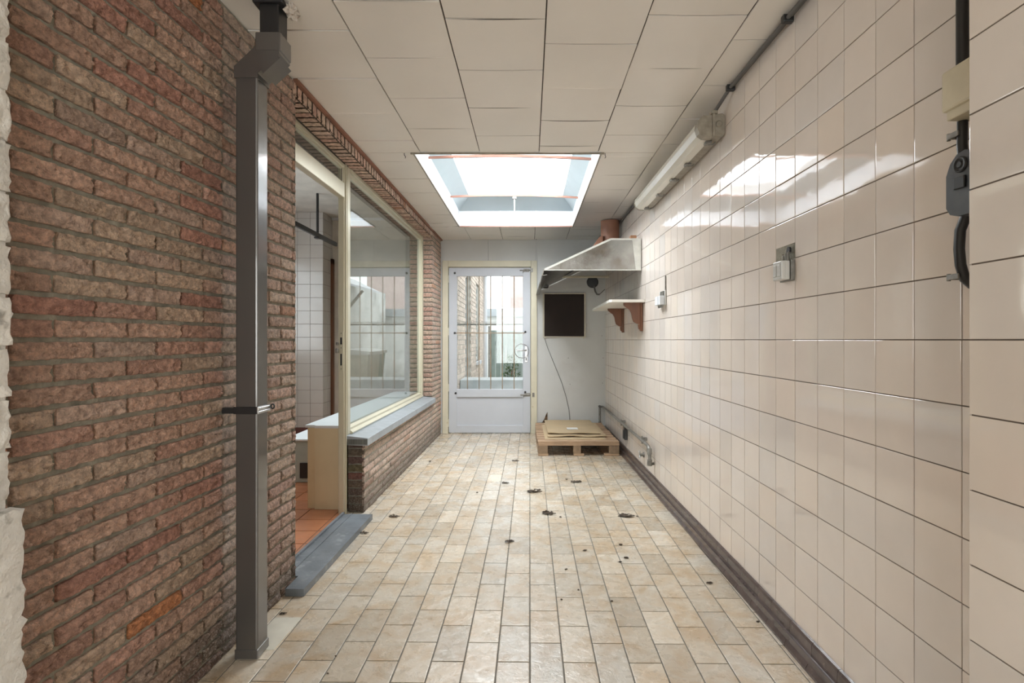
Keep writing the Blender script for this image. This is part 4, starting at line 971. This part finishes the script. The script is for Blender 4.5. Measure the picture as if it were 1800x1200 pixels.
# ---------------------------------------------------------------- REAR (behind the camera)
mb = MB(); mb.box(-1.3, 1.1, REAR-.1, REAR, 0, .4); mb.box(-1.3, 1.1, REAR-.1, REAR, 2.1, CEIL+.3); mb.box(-1.3, -.8, REAR-.1, REAR, .4, 2.1); mb.box(.65, 1.1, REAR-.1, REAR, .4, 2.1)
st(obj('wall_rear', mb, 'plaster'))
w5 = struct('rear_fill_window', (0, REAR-.05, .4))  # unseen window added behind the camera to let in fill light
mb = MB(); mb.box(-.8, .65, REAR-.08, REAR-.02, .4, .46); mb.box(-.8, .65, REAR-.08, REAR-.02, 2.04, 2.1); mb.box(-.8, -.74, REAR-.08, REAR-.02, .46, 2.04); mb.box(.59, .65, REAR-.08, REAR-.02, .46, 2.04); obj('window_frame', mb, 'white', w5)
mb = MB(); mb.box(-.74, .59, REAR-.052, REAR-.048, .46, 2.04); obj('pane', mb, 'glass2', w5)

# ---------------------------------------------------------------- LIGHT
def area(name, loc, rot, sx, sy, L, col=(1, 1, 1)):
    l = bpy.data.lights.new(name, 'AREA'); l.shape = 'RECTANGLE'; l.size, l.size_y = sx, sy
    l.energy = L*pi*sx*sy; l.color = col
    o = bpy.data.objects.new(name, l); COL.objects.link(o); o.location = loc; o.rotation_euler = rot
    return o
area('daylight_skylight', (-.07, 4.66, 2.77), (0, 0, 0), 1.15, 2.1, 18.0, (.96, .98, 1.0))
area('fill_rear', (-.07, REAR-.15, 1.25), (R(90), 0, 0), 1.4, 1.6, 9.0, (1.0, .97, .93))  # added fill light from behind the camera, source made up
area('daylight_inner', (-3.5, 4.4, 1.6), (R(90), 0, R(-90)), 2.3, 1.3, 2.6, (.95, .98, 1.0))
W = bpy.data.worlds.new('overcast'); SC.world = W; W.use_nodes = True
bg = W.node_tree.nodes['Background']; nt = W.node_tree
tc = nt.nodes.new('ShaderNodeTexCoord'); n = nt.nodes.new('ShaderNodeTexNoise'); n.inputs['Scale'].default_value = 2.5
nt.links.new(tc.outputs['Generated'], n.inputs['Vector'])
rp = nt.nodes.new('ShaderNodeValToRGB'); rp.color_ramp.elements[0].color = (.78, .84, .90, 1); rp.color_ramp.elements[1].color = (1, 1, 1, 1)
rp.color_ramp.elements[0].position = .35; rp.color_ramp.elements[1].position = .6
nt.links.new(n.outputs[0], rp.inputs[0]); nt.links.new(rp.outputs[0], bg.inputs[0]); bg.inputs[1].default_value = 4.0

# ---------------------------------------------------------------- CAMERA
cd = bpy.data.cameras.new('camera'); cam = bpy.data.objects.new('camera', cd); COL.objects.link(cam)
cam.location = (0, 0, CAMZ); cam.rotation_euler = (R(90), 0, 0)
cd.sensor_width = 36; cd.lens = 36*958/1800; cd.shift_x = -18/1800; cd.shift_y = -3/1800; cd.clip_start = .02
SC.camera = cam
vs_ = SC.view_settings; vs_.view_transform = 'Standard'; vs_.look = 'None'; vs_.exposure = -.1; vs_.gamma = 1; vs_.use_curve_mapping = False
SC.cycles.max_bounces = 12; SC.cycles.diffuse_bounces = 7; SC.cycles.glossy_bounces = 6; SC.cycles.transparent_max_bounces = 12
SC.cycles.caustics_reflective = False; SC.cycles.caustics_refractive = False
